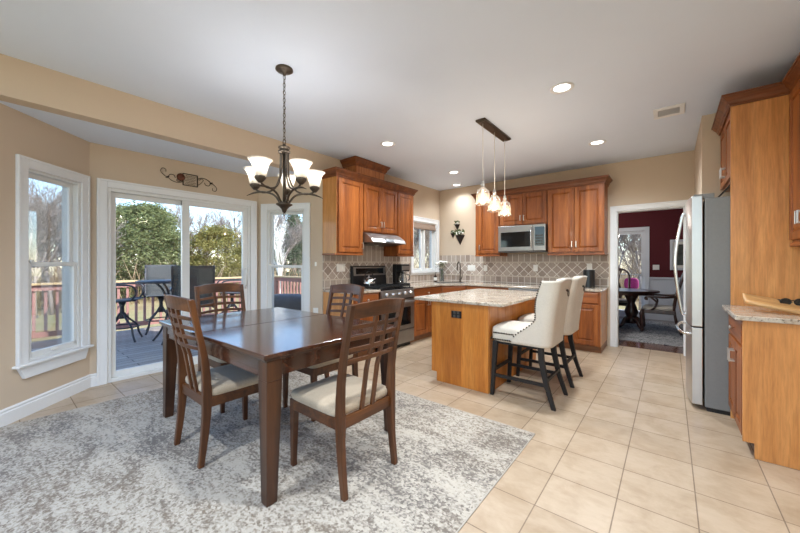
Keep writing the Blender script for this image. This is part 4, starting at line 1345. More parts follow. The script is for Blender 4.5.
    obj('stretcher', MB().box(-0.21, 0.21, -0.245, -0.223, 0.225, 0.255), 'blackwood', r, 0.002)
    return r
st = make_stool()
st.location = (-1.095, 3.355, 0); st.rotation_euler = (0, 0, pi / 2)
copy_tree(st, (-1.09, 4.055, 0), pi / 2, 'cream tufted counter stool with nailheads farther along the island, behind the near stool')

# ================================================================== DINING SET
RZ = 0.006
mb = MB().prism(rrect(-4.10, -0.80, -0.35, 2.605, 0.015), 0.0005, RZ)
rg = thing('area_rug', 'large distressed grey and cream rug under the dining set', 'rug', (-2.45, 1.1, 0))
obj('pile', mb, 'rug', rg, 0.003, (-2.45, 1.1, 0))
mb = MB()
for b_ in ((-4.106, -0.794, -0.356, -0.346), (-4.106, -0.794, 2.601, 2.611), (-4.106, -4.096, -0.356, 2.611), (-0.804, -0.794, -0.356, 2.611)):
    mb.box(b_[0], b_[1], b_[2], b_[3], 0.0003, RZ - 0.001)
obj('bound_edge', mb, 'rugedge', rg, 0, (-2.45, 1.1, 0))

TZ = 0.815
tx0, tx1, ty0, ty1 = -3.35, -1.64, 0.900, 2.005
tc = ((tx0 + tx1) / 2, (ty0 + ty1) / 2, RZ)
r = thing('dining_table', 'dark brown rectangular dining table on the rug', 'table', tc)
mb = MB()
seam = -2.55
for x0, x1 in ((tx0, seam - 0.001), (seam + 0.001, tx1)):
    mb.box(x0, x1, ty0, ty1, TZ - 0.028, TZ)
obj('tabletop', mb, 'table', r, 0.007, tc)
mb = MB().box(tx0 + 0.012, tx1 - 0.012, ty0 + 0.012, ty1 - 0.012, TZ - 0.04, TZ - 0.028)
obj('top_moulding', mb, 'table', r, 0.003, tc)
for nm, bx in (('apron', (tx0 + 0.11, tx1 - 0.11, ty0 + 0.032, ty0 + 0.055)), ('apron', (tx0 + 0.11, tx1 - 0.11, ty1 - 0.055, ty1 - 0.032)), ('apron', (tx0 + 0.032, tx0 + 0.055, ty0 + 0.11, ty1 - 0.11)), ('apron', (tx1 - 0.055, tx1 - 0.032, ty0 + 0.11, ty1 - 0.11))):
    mb = MB().box(*bx, TZ - 0.135, TZ - 0.04)
    # planed step along its middle
    if bx[1] - bx[0] > 0.5:
        yy = bx[2] - 0.005 if bx[2] < 1.5 else bx[3] + 0.005
        mb.box(bx[0], bx[1], min(yy, bx[2] + 0.002), max(yy, bx[2] + 0.002), TZ - 0.100, TZ - 0.04)
    else:
        xx = bx[0] - 0.005 if bx[0] < -2.5 else bx[1] + 0.005
        mb.box(min(xx, bx[0] + 0.002), max(xx, bx[0] + 0.002), bx[2], bx[3], TZ - 0.100, TZ - 0.04)
    obj(nm, mb, 'table', r, 0.002, tc)
for sx in (0, 1):
    for sy in (0, 1):
        X0, Y0 = (tx1 - 0.012 if sx else tx0 + 0.022), (ty1 - 0.022 if sy else ty0 + 0.022)
        dx, dy = (-1 if sx else 1), (-1 if sy else 1)
        def sec(w, z):
            xs = sorted((X0, X0 + dx * w)); ysx = sorted((Y0, Y0 + dy * w))
            return [(xs[0], ysx[0], z), (xs[1], ysx[0], z), (xs[1], ysx[1], z), (xs[0], ysx[1], z)]
        mb = MB().hexa(sec(0.062, RZ), sec(0.092, TZ - 0.15)); mb.hexa(sec(0.092, TZ - 0.15), sec(0.092, TZ - 0.04))
        obj('leg', mb, 'tablez', r, 0.004, tc)

def make_chair():
    r = thing('dining_chair', 'x', 'chair', (0, 0, 0), 0, 'dining chairs')
    SH = 0.415
    # rear posts: foot splay, rake above the seat
    def post(sx):
        pts = spline([(sx * 0.212, -0.258, 0.0), (sx * 0.212, -0.232, 0.22), (sx * 0.212, -0.222, 0.43), (sx * 0.213, -0.240, 0.70), (sx * 0.216, -0.318, 1.068)], 4)
        n = len(pts)
        hs = []
        for p in pts:
            z = p.z
            d = 0.017 + 0.011 * max(0, 1 - abs(z - 0.43) / 0.40)
            hs.append((0.0165, d))
        return MB().sweep(pts, hs)
    for sx in (-1, 1):
        obj('back_post', post(sx), 'chair', r, 0.004)
        obj('leg', MB().sweep([(sx * 0.207, 0.232, 0.0), (sx * 0.205, 0.228, SH - 0.06), (sx * 0.205, 0.228, SH + 0.015)], [(0.015, 0.015), (0.021, 0.021), (0.021, 0.021)]), 'chair', r, 0.003)
    fr = MB().box(-0.185, 0.185, 0.216, 0.240, SH - 0.05, SH + 0.015); 
    obj('seat_rail', fr, 'chairx', r, 0.003)
    obj('seat_rail', MB().box(-0.196, 0.196, -0.232, -0.208, SH - 0.05, SH + 0.015), 'chairx', r, 0.003)
    for sx in (-1, 1):
        obj('seat_rail', MB().box(sx * 0.215 - 0.011, sx * 0.215 + 0.011, -0.205, 0.210, SH - 0.05, SH + 0.015), 'chairx', r, 0.003)
    mb = MB().pillow((0, 0.022, SH + 0.040), (0.234, 0.238, 0.037), 0.45, 0.22, 40, 14)
    mb.v = [(p[0], p[1], p[2] + (0.010 * (1 - (p[0] / 0.226) ** 2) * (1 - ((p[1] - 0.022) / 0.232) ** 2) if p[2] > SH + 0.04 else 0)) for p in mb.v]
    obj('seat', mb, 'fabric', r)
    def ry(z):
        for (za, ya), (zb, yb) in zip([(0.43, -0.222), (0.70, -0.240)], [(0.70, -0.240), (1.068, -0.318)]):
            if z <= zb: return ya + (yb - ya) * (z - za) / (zb - za)
        return -0.318
    bow = lambda x: -0.040 * (1 - (x / 0.205) ** 2)
    def cross(z0, z1, th, x0=-0.198, x1=0.198, arch=0.0):
        mb = MB(); n = 12
        vs, fs = [], []
        for k in range(n + 1):
            x = x0 + (x1 - x0) * k / n
            up = arch * (1 - (x / 0.21) ** 2)
            ya, yb = ry(z0) + bow(x), ry(z1) + bow(x)
            vs += [(x, ya - th / 2, z0 + up * 0.6), (x, ya + th / 2, z0 + up * 0.6), (x, yb + th / 2, z1 + up), (x, yb - th / 2, z1 + up)]
        for k in range(n):
            for j in range(4):
                j2 = (j + 1) % 4
                fs.append((4 * k + j, 4 * k + 4 + j, 4 * k + 4 + j2, 4 * k + j2))
        fs.append((0, 1, 2, 3)); fs.append((4 * n + 3, 4 * n + 2, 4 * n + 1, 4 * n))
        return mb.add(vs, fs)
    obj('top_rail', cross(0.985, 1.068, 0.024, -0.23, 0.23, 0.018), 'chairx', r, 0.004)
    for z in (0.745, 0.810, 0.875, 0.938):
        obj('cross_slat', cross(z - 0.011, z + 0.011, 0.014, arch=0.010), 'chairx', r, 0.002)
    for x in (-0.045, 0.045):
        pts = [(x, ry(z) + bow(x) * min(1, (z - 0.42) / 0.4) + 0.003, z) for z in (0.425, 0.55, 0.68, 0.80, 0.90, 0.995)]
        obj('upright_slat', MB().sweep(pts, [(0.0135, 0.009)] * 6), 'chair', r, 0.002)
    return r
ch = make_chair()
ch.location = (-1.640, 1.435, RZ); ch.rotation_euler = (0, 0, pi / 2)
ch['label'] = 'lattice-back dining chair with beige seat nearest the camera, at the right end of the table'
copy_tree(ch, (-2.52, 1.10, RZ), 0.0, 'lattice-back dining chair on the long near side of the table, its back to the camera')
copy_tree(ch, (-3.235, 1.475, RZ), -pi / 2, 'lattice-back dining chair at the far left end of the table, before the sliding door')
copy_tree(ch, (-2.475, 1.905, RZ), pi, 'lattice-back dining chair on the far side of the table, toward the range')

# ================================================================== LAMPS
def point_lamp(name, loc, w, col, rad=0.03, parent=None):
    l = bpy.data.lights.new(name, 'POINT'); l.energy = w; l.color = col; l.shadow_soft_size = rad
    o = bpy.data.objects.new(name, l); COL.objects.link(o); o.location = loc
    if parent: o.parent = parent
    return o
def downlight(label, x, y, k=1.0):
    r = thing('recessed_downlight', label, 'ceiling light', (x, y, H), 0, 'recessed ceiling lights')
    obj('trim_ring', MB().lathe([(0.098, 0.0), (0.098, -0.006), (0.080, -0.009), (0.068, -0.003), (0.066, 0.0)], 28), 'white', r)
    obj('lamp_lens', MB().lathe([(0.067, -0.002), (0.060, -0.005), (0.0, -0.006)], 24), 'lamp', r)
    l = bpy.data.lights.new('downlight_lamp', 'SPOT'); l.energy = DOWNLIGHT_W * 4 * k; l.color = (0.87, 0.945, 1.0); l.shadow_soft_size = 0.06
    l.spot_size = radians(150); l.spot_blend = 0.9
    o = bpy.data.objects.new('downlight_lamp', l); COL.objects.link(o); o.parent = r; o.location = (0, 0, -0.03)
    return r
for lab, x, y in (('recessed ceiling light in front of the hanging pendants, largest in view', -0.745, 3.20), ('recessed ceiling light over the floor before the dining doorway', -0.73, 4.94),
                  ('recessed ceiling light just right of the chandelier chain, before the range cabinets', -2.86, 3.27), ('recessed ceiling light between the range and the back cabinets', -2.88, 5.02), ('recessed ceiling light in the corner over the sink', -3.30, 5.86)):
    downlight(lab, x, y, 0.25 if y > 5.5 else 1.0)
for lab, x, y in (('added unseen fill downlight overhead near the breakfast area, before the one by the pendants', -0.745, 1.45), ('added unseen fill downlight overhead at the open end of the room, right', -0.2, -0.35), ('added unseen fill downlight overhead at the open end of the room, left', -1.9, -0.35)):  # out-of-view downlights added as fill, built like the visible row
    downlight(lab, x, y, 1.25)

# chandelier
CX, CY = -2.40, 1.488
r = thing('chandelier', 'five-light bronze chandelier with frosted bell shades over the dining table', 'chandelier', (CX, CY, H))
zz = lambda z: z - H
obj('ceiling_canopy', MB().lathe([(0.066, 0.0), (0.068, -0.012), (0.058, -0.020), (0.035, -0.026), (0.014, -0.034), (0.010, -0.055), (0.0, -0.057)], 28), 'bronze', r)
mb = MB()
nl = 17
z0, z1 = zz(2.80), zz(2.285)
for k in range(nl):
    zc = z0 + (z1 - z0) * (k + 0.5) / nl
    hh = abs(z1 - z0) / nl * 0.62
    ax = (1, 0) if k % 2 else (0, 1)
    mb.tube([(0.010 * cos(t) * ax[0], 0.010 * cos(t) * ax[1], zc + hh * sin(t)) for t in [2 * pi * j / 12 for j in range(12)]], 0.0024, 5, True)
mb.tube([(0.004 * sin(k), 0.004 * cos(k), z0 + (z1 - z0) * k / 14) for k in range(15)], 0.0022, 5)
obj('chain', mb, 'bronze', r)
mb = MB().tube([(0.018 * cos(t), 0, zz(2.27) + 0.022 * sin(t)) for t in [2 * pi * j / 14 for j in range(14)]], 0.004, 6, True)
mb.lathe([(0.0, 0.02), (0.012, 0.015), (0.014, 0.0), (0.045, -0.008), (0.047, -0.016), (0.036, -0.022), (0.036, -0.034), (0.046, -0.040), (0.046, -0.052), (0.030, -0.062), (0.0, -0.064)], 24, (0, 0, zz(2.235)))
obj('top_collar', mb, 'bronze', r)
mb = MB().tube([(0, 0, zz(2.18)), (0, 0, zz(1.76))], 0.012, 12)
obj('center_column', mb, 'bronze', r)
mb = MB().lathe([(0.0, 0.03), (0.03, 0.025), (0.062, 0.012), (0.064, 0.004), (0.040, -0.012), (0.022, -0.032), (0.014, -0.055), (0.008, -0.060), (0.0, -0.062)], 24, (0, 0, zz(1.762)))
mb.tube([(0.012 * cos(t), 0, zz(1.69) + 0.012 * sin(t)) for t in [2 * pi * j / 12 for j in range(12)]], 0.003, 6, True)
obj('bottom_finial', mb, 'bronze', r)
for k in range(5):
    wa_ = radians(11 + 58.2 + 72 * k)
    ca, sa = cos(wa_), sin(wa_)
    P3 = lambda rad, z: (rad * ca, rad * sa, zz(z))
    a_ = obj('arm', MB().tube(spline([P3(0.030, 2.18), P3(0.032, 2.08), P3(0.040, 1.98), P3(0.085, 1.895), P3(0.165, 1.868), P3(0.225, 1.885), P3(0.245, 1.903)], 6), 0.0075, 8), 'bronze', r)
    obj('lower_scroll', MB().tube(spline([P3(0.030, 1.775), P3(0.085, 1.845), P3(0.165, 1.872), P3(0.25, 1.868), P3(0.318, 1.846)], 6), [0.0085] * 18 + [0.0075, 0.007, 0.006, 0.005, 0.004, 0.003, 0.002], 8), 'bronze', r)
    c_ = (0.245 * ca, 0.245 * sa, 0)
    obj('socket_cup', MB().lathe([(0.012, zz(1.89)), (0.020, zz(1.897)), (0.040, zz(1.920)), (0.042, zz(1.93)), (0.032, zz(1.943)), (0.030, zz(1.95))], 20, c_), 'bronze', a_)
    obj('shade', MB().lathe([(0.034, zz(1.935)), (0.044, zz(1.945)), (0.050, zz(1.985)), (0.058, zz(2.02)), (0.072, zz(2.045)), (0.086, zz(2.057)), (0.0865, zz(2.060)), (0.070, zz(2.049)), (0.055, zz(2.022)), (0.047, zz(1.985)), (0.040, zz(1.949))], 28, c_), 'frost', a_)
    obj('bulb', MB().lathe([(0.012, zz(1.945)), (0.014, zz(1.96)), (0.026, zz(1.985)), (0.024, zz(2.01)), (0.0, zz(2.025))], 16, c_), 'filament', a_)
    point_lamp('chandelier_lamp', (c_[0], c_[1], zz(2.045)), BULB_W, (0.97, 0.98, 1.0), 0.03, r)

# island pendant
r = thing('pendant_light', 'three-light nickel pendant bar with clear glass bells over the island', 'pendant light', (-1.59, 3.71, H))
mb = MB().box(-0.055, 0.055, -0.38, 0.38, -0.022, 0.0)
mb.box(-0.045, 0.045, -0.37, 0.37, -0.03, -0.022)
obj('ceiling_bar', mb, 'bronze', r, 0.006)
for y, zt in ((-0.31, 2.13), (0.0, 2.095), (0.31, 2.075)):
    obj('cord', MB().tube([(0, y, -0.03), (0, y, zz(zt + 0.055))], 0.0035, 6), 'plate', r)
    s_ = obj('socket', MB().lathe([(0.010, zz(zt + 0.06)), (0.016, zz(zt + 0.055)), (0.016, zz(zt + 0.03)), (0.022, zz(zt + 0.028)), (0.022, zz(zt + 0.01)), (0.016, zz(zt)), (0.016, zz(zt - 0.03)), (0.0, zz(zt - 0.03))], 16, (0, y, 0)), 'nickel', r)
    obj('glass_bell', MB().lathe([(0.018, zz(zt + 0.028)), (0.020, zz(zt)), (0.036, zz(zt - 0.016)), (0.062, zz(zt - 0.040)), (0.074, zz(zt - 0.075)), (0.074, zz(zt - 0.160)), (0.083, zz(zt - 0.190)), (0.080, zz(zt - 0.190)), (0.071, zz(zt - 0.160)), (0.071, zz(zt - 0.075))], 26, (0, y, 0)), 'amberglass', r)
    obj('bulb', MB().lathe([(0.010, zz(zt - 0.03)), (0.010, zz(zt - 0.045)), (0.012, zz(zt - 0.08)), (0.010, zz(zt - 0.11)), (0.0, zz(zt - 0.12))], 14, (0, y, 0)), 'filament', s_)
    point_lamp('pendant_lamp', (0, y, zz(zt - 0.165)), PENDANT_W, (1, 0.93, 0.84), 0.02, r)

# ceiling vent
r = thing('ceiling_vent', 'white ceiling air vent before the fridge wall', 'vent', (-0.01, 4.38, H))
mb = MB(); mb.box(-0.125, 0.125, -0.14, -0.085, -0.012, 0); mb.box(-0.125, 0.125, 0.085, 0.14, -0.012, 0); mb.box(-0.125, -0.085, -0.085, 0.085, -0.012, 0); mb.box(0.085, 0.125, -0.085, 0.085, -0.012, 0)
obj('frame', mb, 'white', r, 0.004)
mb = MB()
for k in range(13):
    y = -0.085 + k * 0.0128
    mb.hexa([(-0.085, y, -0.010), (0.085, y, -0.010), (0.085, y + 0.002, -0.010), (-0.085, y + 0.002, -0.010)], [(-0.085, y + 0.007, 0), (0.085, y + 0.007, 0), (0.085, y + 0.009, 0), (-0.085, y + 0.009, 0)])
obj('louvers', mb, 'white', r)
obj('duct', MB().box(-0.085, 0.085, -0.085, 0.085, -0.0015, -0.0005), 'ventgap', r)

# ================================================================== RIGHT SIDE
r = thing('refrigerator', 'stainless french-door refrigerator with grey side beside the dining doorway', 'refrigerator', (0.6, 4.33, 0))
o_ = (0.6, 4.33, 0)
FY0, FY1 = 3.955, 4.715
obj('body', MB().box(0.237, 0.97, FY0, FY1, 0.035, 1.868), 'steel_side', r, 0.006, o_)
obj('base_grille', MB().box(0.25, 0.95, FY0 + 0.01, FY1 - 0.01, 0.0, 0.035), 'black', r, 0, o_)
def bowed(y0, y1, z0, z1, xb=0.225, xf=0.150, bulge=0.03):
    ym, hl = (FY0 + FY1) / 2, (FY1 - FY0) / 2
    n = 8
    pts = []
    for k in range(n + 1):
        y = y0 + (y1 - y0) * k / n
        pts.append((xf - bulge * (1 - ((y - ym) / hl) ** 2), y))
    pts = [(xb, y0)] + pts + [(xb, y1)]
    return MB().prism(pts, z0, z1)
for y0, y1, hy in ((FY0, 4.332, 4.298), (4.338, FY1, 4.372)):
    d = obj('door', bowed(y0, y1, 0.735, 1.895), 'fridge', r, 0.006, o_)
    obj('handle', MB().tube(spline([(0.122, hy, 1.78), (0.088, hy, 1.73), (0.040, hy, 1.30), (0.085, hy, 0.85), (0.122, hy, 0.80)], 7), 0.014), 'chrome', d, 0, o_)
d = obj('freezer_drawer', bowed(FY0, FY1, 0.045, 0.725), 'fridge', r, 0.006, o_)
obj('handle', MB().tube(spline([(0.150, FY0 + 0.02, 0.665), (0.085, FY0 + 0.08, 0.665), (0.055, 4.335, 0.665), (0.085, FY1 - 0.08, 0.665), (0.150, FY1 - 0.02, 0.665)], 7), 0.013), 'chrome', d, 0, o_)
for y0 in (FY0 + 0.012, FY1 - 0.07):
    obj('hinge_cover', MB().box(0.165, 0.30, y0, y0 + 0.058, 1.868, 1.91), 'steel_side', r, 0.004, o_)
r = thing('wire_rack', 'dark slatted rack leaning in the gap above the refrigerator', 'rack', (0.325, 4.02, 1.870))
mb = MB(Matrix.Rotation(radians(38), 4, 'Y'))
mb.box(-0.004, 0.0, -0.05, 0.20, 0.0, 0.004); mb.box(-0.004, 0.0, -0.05, 0.20, 0.196, 0.20); mb.box(-0.004, 0.0, -0.05, -0.046, 0.0, 0.2); mb.box(-0.004, 0.0, 0.196, 0.20, 0.0, 0.2)
obj('frame', mb, 'iron', r)
mb = MB(Matrix.Rotation(radians(38), 4, 'Y'))
for k in range(12):
    mb.box(-0.006, 0.002, -0.046, 0.196, 0.010 + k * 0.0155, 0.018 + k * 0.0155)
obj('slat', mb, 'slot', r)

LT = -pi / 2       # faces -X
cabinet('wall_cabinet', 'two-door cherry cabinet above the refrigerator', 'cabinet', (0.42, 4.715, 0), LT, 0.775, 0.57, 2.02, 2.62,
        [('door', 0.012, 0.382, 2.04, 2.60, (0.357, 2.14, 'v')), ('door', 0.390, 0.762, 2.04, 2.60, (0.415, 2.14, 'v'))], doorm='cherry')
mb = MB().box(0.395, 0.995, 3.915, 3.937, 0.0, 2.62)
tag(obj('tall_side_panel', mb, 'honey', bevel=0.002, off=(0.69, 3.926, 0)), 'tall honey wood panel closing off the side of the refrigerator', 'panel')
PZ = 0.948
cabinet('base_cabinet', 'cherry base cabinet with honey end panel right of the refrigerator, drawer over door', 'cabinet', (0.400, 3.912, 0), LT, 0.69, 0.595, 0, PZ - 0.033,
        [('drawer', 0.02, 0.67, 0.73, 0.89, (0.345, 0.81, 'knob')), ('door', 0.02, 0.342, 0.12, 0.715, (0.315, 0.60, 'v')), ('door', 0.348, 0.67, 0.12, 0.715, (0.375, 0.60, 'v'))], toe=True, body='cherry')
mb = MB().prism([(0.380, 0.10), (0.436, 0.10), (0.436, 0.0), (0.995, 0.0), (0.995, PZ - 0.033), (0.380, PZ - 0.033)], 3.198, 3.22, 'xz')
tag(obj('cabinet_end_panel', mb, 'honey', bevel=0.002, off=(0.69, 3.21, 0)), 'honey wood end panel of the right-hand base cabinet, notched at the toe', 'panel')
mb = MB().prism(rrect(0.340, 0.997, 3.165, 3.912, 0.012), PZ - 0.033, PZ)
tag(obj('countertop', mb, 'granite', bevel=0.006, off=(0.68, 3.54, PZ - 0.033)), 'speckled granite countertop right of the refrigerator under the cutting board', 'countertop')
cabinet('wall_cabinet', 'cherry wall cabinet right of the tall honey panel, over the cutting board', 'cabinet', (0.735, 3.912, 0), LT, 0.74, 0.26, 1.455, 2.62,
        [('door', 0.02, 0.366, 1.475, 2.60, (0.345, 1.62, 'v')), ('door', 0.372, 0.72, 1.475, 2.60, (0.40, 1.62, 'v'))], sides=[('bottom_rail', (0, 0.74, -0.015, 0.26, 1.425, 1.455), 'cherryx')])
crown('cabinet_cornice', 'stepped cherry cornice over the refrigerator and right wall cabinets', [(0.40, 4.742), (0.40, 3.915), (0.735, 3.915), (0.735, 3.165)], 2.61, 2.70, 0.066)

# cutting board and sunglasses
r = thing('cutting_board', 'long live-edge wooden board with a lifted tip on the right counter', 'cutting board', (0.78, 3.50, PZ))
def bd(u, v):
    x = -0.36 + 0.55 * u
    w = 0.27 * (0.30 + 0.75 * min(1, (u * 2.2)) ** 0.6) * (1 + 0.06 * sin(9 * u))
    y = (v - 0.5) * 2 * w * 0.5 + 0.02 * sin(4 * u)
    z = 0.013 + 0.058 * max(0, 1 - u * 1.6) ** 1.3 + 0.045 * v
    return (x, y, z), (0, 0, 1)
obj('board', MB().sheet(bd, 26, 8, 0.024), 'board', r)
r = thing('sunglasses', 'black sunglasses lying folded on the wooden board', 'sunglasses', (0.665, 3.53, PZ + 0.056), 0.15)
for sx in (-1, 1):
    obj('lens', MB().lathe([(0.026, -0.002), (0.026, 0.002)], 20, (sx * 0.034, 0, 0.024), True, 'y'), 'blackglass', r)
    obj('rim', MB().tube([(sx * 0.034 + 0.027 * cos(t), 0, 0.024 + 0.022 * sin(t)) for t in [2 * pi * j / 20 for j in range(20)]], 0.0035, 6, True), 'black', r)
    obj('temple', MB().tube([(sx * 0.062, 0.0, 0.036), (sx * 0.064, 0.03, 0.034), (sx * 0.03, 0.06, 0.02), (-sx * 0.03, 0.058, 0.008)], 0.003, 6), 'black', r)
obj('bridge', MB().tube(spline([(-0.010, 0, 0.030), (0, -0.002, 0.036), (0.010, 0, 0.030)], 4), 0.003, 6), 'black', r)

# ================================================================== WALL DECOR
r = thing('scroll_wall_art', 'dark iron scroll wall art with rust red rosette above the sliding door', 'wall decoration', (XD + 0.004, 1.60, 2.345), RW)
mb = MB(); ring(mb, -0.085, 0.085, -0.075, 0.075, 0.008, -0.012, -0.002)
obj('frame', mb, 'iron', r)
mb = MB()
for k in range(6):
    z = -0.052 + k * 0.020
    mb.tube([(-0.055 + 0.11 * j / 20 + 0.005 * (k % 2), -0.007, z + 0.006 * sin(j * 1.9 + k)) for j in range(21)], 0.0022, 4)
obj('script_lines', mb, 'iron', r)
def spiral(cx, cz, r0, r1, a0, turns, n=26):
    return [(cx + (r0 + (r1 - r0) * k / n) * cos(a0 + turns * 2 * pi * k / n), -0.007, cz + (r0 + (r1 - r0) * k / n) * sin(a0 + turns * 2 * pi * k / n)) for k in range(n + 1)]
for sx in (-1, 1):
    T_ = Matrix.Diagonal((sx, 1, sx, 1))
    mb = MB(T_)
    mb.tube(spline([(0.085, -0.007, 0.03), (0.13, -0.007, 0.052), (0.19, -0.007, 0.045), (0.235, -0.007, 0.012), (0.22, -0.007, -0.03), (0.18, -0.007, -0.03), (0.165, -0.007, 0.0)], 6), 0.004, 6)
    mb.tube(spline([(0.09, -0.007, -0.045), (0.12, -0.007, -0.02), (0.15, -0.007, 0.025), (0.125, -0.007, 0.04), (0.105, -0.007, 0.02)], 6), 0.0035, 6)
    mb.tube(spline([(0.235, -0.007, 0.012), (0.28, -0.007, -0.01), (0.315, -0.007, -0.05), (0.30, -0.007, -0.09), (0.265, -0.007, -0.085), (0.262, -0.007, -0.055)], 6), 0.0035, 6)
    obj('scroll', mb, 'iron', r)
    mb = MB(T_); c_ = Vector((0.245, -0.009, 0.005))
    mb.add([c_ + Vector((-0.022, 0, -0.012)), c_ + Vector((0.0, -0.004, -0.012)), c_ + Vector((0.026, 0, 0.014)), c_ + Vector((-0.002, 0.003, 0.012))], [(0, 1, 2, 3), (3, 2, 1, 0)])
    obj('leaf', mb, 'iron', r)
mb = MB().lathe([(0.046, -0.004), (0.046, -0.012), (0.040, -0.018), (0.020, -0.024), (0.0, -0.026)], 20, (-0.105, 0, 0.02), True, 'y')
obj('rosette', mb, 'red', r)
wrx = Vector((0.86, 0.50, 0)).normalized()
wra = atan2(0.50, 0.86)
pt = Vector((BAY[2][0], BAY[2][1], 0)) + wrx * 0.895
r = thing('light_switch', 'pale thermostat-sized switch on the narrow wall between bay window and cabinets', 'light switch', (pt.x + 0.001, pt.y - 0.001, 1.285), wra)
obj('cover_plate', MB().box(-0.035, 0.035, -0.006, 0, -0.055, 0.055), 'tan', r, 0.002); obj('rocker', MB().box(-0.014, 0.014, -0.010, -0.005, -0.03, 0.03), 'plate', r, 0.002)
wall_plate('white outlet low on the narrow wall beside the bay window', (pt.x + 0.001, pt.y - 0.001, 0.60), wra, 0.075, 'outlet')

# ================================================================== DINING ROOM FURNITURE
mb = MB().box(-3.2, 1.6, 6.72, 9.2, 0.003, 0.012)
tag(obj('oriental_rug', mb, 'darkrug', off=(-0.8, 7.96, 0.003)), 'dark patterned rug on the hardwood of the maroon dining room', 'rug')
FZ = 0.0125
r = thing('pedestal_table', 'dark carved pedestal table in the maroon dining room', 'table', (-1.15, 8.1, FZ))
el = [(1.0 * cos(2 * pi * k / 40) * (1.0), 0.55 * sin(2 * pi * k / 40)) for k in range(40)]
obj('tabletop', MB().prism(el, 0.715, 0.75), 'antique', r, 0.008)
obj('apron', MB().prism([(p[0] * 0.93, p[1] * 0.9) for p in el], 0.665, 0.715), 'antique', r)
for sx in (-1, 1):
    obj('pedestal', MB().lathe([(0.10, 0.10), (0.07, 0.16), (0.09, 0.24), (0.12, 0.32), (0.09, 0.42), (0.06, 0.50), (0.09, 0.58), (0.13, 0.665)], 18, (sx * 0.55, -0.05, 0)), 'antique', r)
    for k in range(4):
        a_ = pi / 4 + k * pi / 2
        cc = lambda d, z: (sx * 0.55 + d * cos(a_), -0.05 + d * sin(a_), z)
        obj('pedestal_foot', MB().tube(spline([cc(0.05, 0.20), cc(0.14, 0.17), cc(0.20, 0.07), cc(0.26, 0.03)], 5), [0.04] * 6 + [0.034] * 5 + [0.028] * 5, 10), 'antique', r)

def make_armchair():
    r = thing('carved_armchair', 'dark carved armchair with pale seat facing the pedestal table', 'armchair', (0, 0, FZ), 0, 'carved dining chairs')
    # front +y
    for sx in (-1, 1):
        obj('leg', MB().tube(spline([(sx * 0.25, 0.22, 0.42), (sx * 0.275, 0.25, 0.34), (sx * 0.26, 0.24, 0.18), (sx * 0.245, 0.225, 0.07), (sx * 0.26, 0.255, 0.016)], 5), [0.032] * 6 + [0.026] * 6 + [0.018] * 5 + [0.022] * 4, 10), 'antique', r)
        obj('leg', MB().tube(spline([(sx * 0.22, -0.23, 0.42), (sx * 0.23, -0.25, 0.25), (sx * 0.22, -0.29, 0.10), (sx * 0.225, -0.33, 0.016)], 5), 0.021, 10), 'antique', r)
        obj('arm', MB().tube(spline([(sx * 0.23, -0.25, 0.68), (sx * 0.28, -0.10, 0.665), (sx * 0.29, 0.08, 0.67), (sx * 0.27, 0.17, 0.66), (sx * 0.262, 0.185, 0.625), (sx * 0.272, 0.15, 0.62)], 5), 0.020, 8), 'antique', r)
        obj('arm_support', MB().tube(spline([(sx * 0.275, 0.10, 0.655), (sx * 0.265, 0.02, 0.57), (sx * 0.275, 0.05, 0.47), (sx * 0.255, 0.10, 0.42)], 5), 0.017, 8), 'antique', r)
        obj('back_post', MB().tube(spline([(sx * 0.215, -0.22, 0.42), (sx * 0.23, -0.26, 0.70), (sx * 0.225, -0.34, 1.0), (sx * 0.14, -0.38, 1.12), (0, -0.39, 1.16)], 5), 0.022, 8), 'antique', r)
    mb = MB().box(-0.265, 0.265, 0.19, 0.245, 0.36, 0.43); mb.box(-0.25, 0.25, -0.25, -0.20, 0.36, 0.43)
    mb.box(-0.275, -0.225, -0.23, 0.22, 0.36, 0.43); mb.box(0.225, 0.275, -0.23, 0.22, 0.36, 0.43)
    obj('seat_frame', mb, 'antique', r, 0.01)
    obj('seat', MB().pillow((0, 0, 0.445), (0.255, 0.235, 0.04), 0.5, 0.3), 'chairseat', r)
    def sp_(u, v):
        return ((u - 0.5) * 0.14 * (1 + 0.5 * sin(v * 7)), -0.235 - 0.16 * v ** 1.5, 0.43 + 0.70 * v), (0, 1, 0.2)
    obj('back_splat', MB().sheet(sp_, 6, 16, 0.02), 'antique', r)
    return r
ac = make_armchair()
ac.location = (-0.17, 7.93, FZ); ac.rotation_euler = (0, 0, pi / 2)
copy_tree(ac, (-1.12, 7.38, FZ), 0.0, 'dark carved armchair mostly hidden behind the doorway casing, back to the kitchen')
copy_tree(ac, (-0.95, 8.86, FZ), pi, 'dark carved armchair behind the pedestal table before the glazed door')
r = thing('framed_picture', 'pale framed dark picture on the maroon wall', 'picture', (0.25, YE - 0.001, 1.48))
mb = MB(); ring(mb, -0.25, 0.25, -0.34, 0.34, 0.05, -0.03, 0); obj('frame', mb, 'wainscot', r, 0.006)
obj('mat_board', MB().box(-0.20, 0.20, -0.014, -0.004, -0.29, 0.29), 'plate', r)
obj('print', MB().box(-0.15, 0.15, -0.016, -0.013, -0.23, 0.23), plain('dark_green_print', srgb(70, 76, 70), 0.5, var=0.5, scale=9), r)
wall_plate('white double switch plate on the maroon wall beside the glazed door', (-0.25, YE - 0.001, 1.20), 0, 0.12, 'switch')
r = thing('garden_pillow', 'magenta cushion outside the dining room glazed door', 'cushion', (-0.78, 10.5, 0.615))
obj('cushion_body', MB().pillow((0, 0, 0.15), (0.16, 0.06, 0.15), 0.6, 0.6), 'magenta', r)
r = thing('garden_bench', 'dark bench under the magenta cushion outside the glazed door', 'bench', (-0.95, 10.6, -0.15))
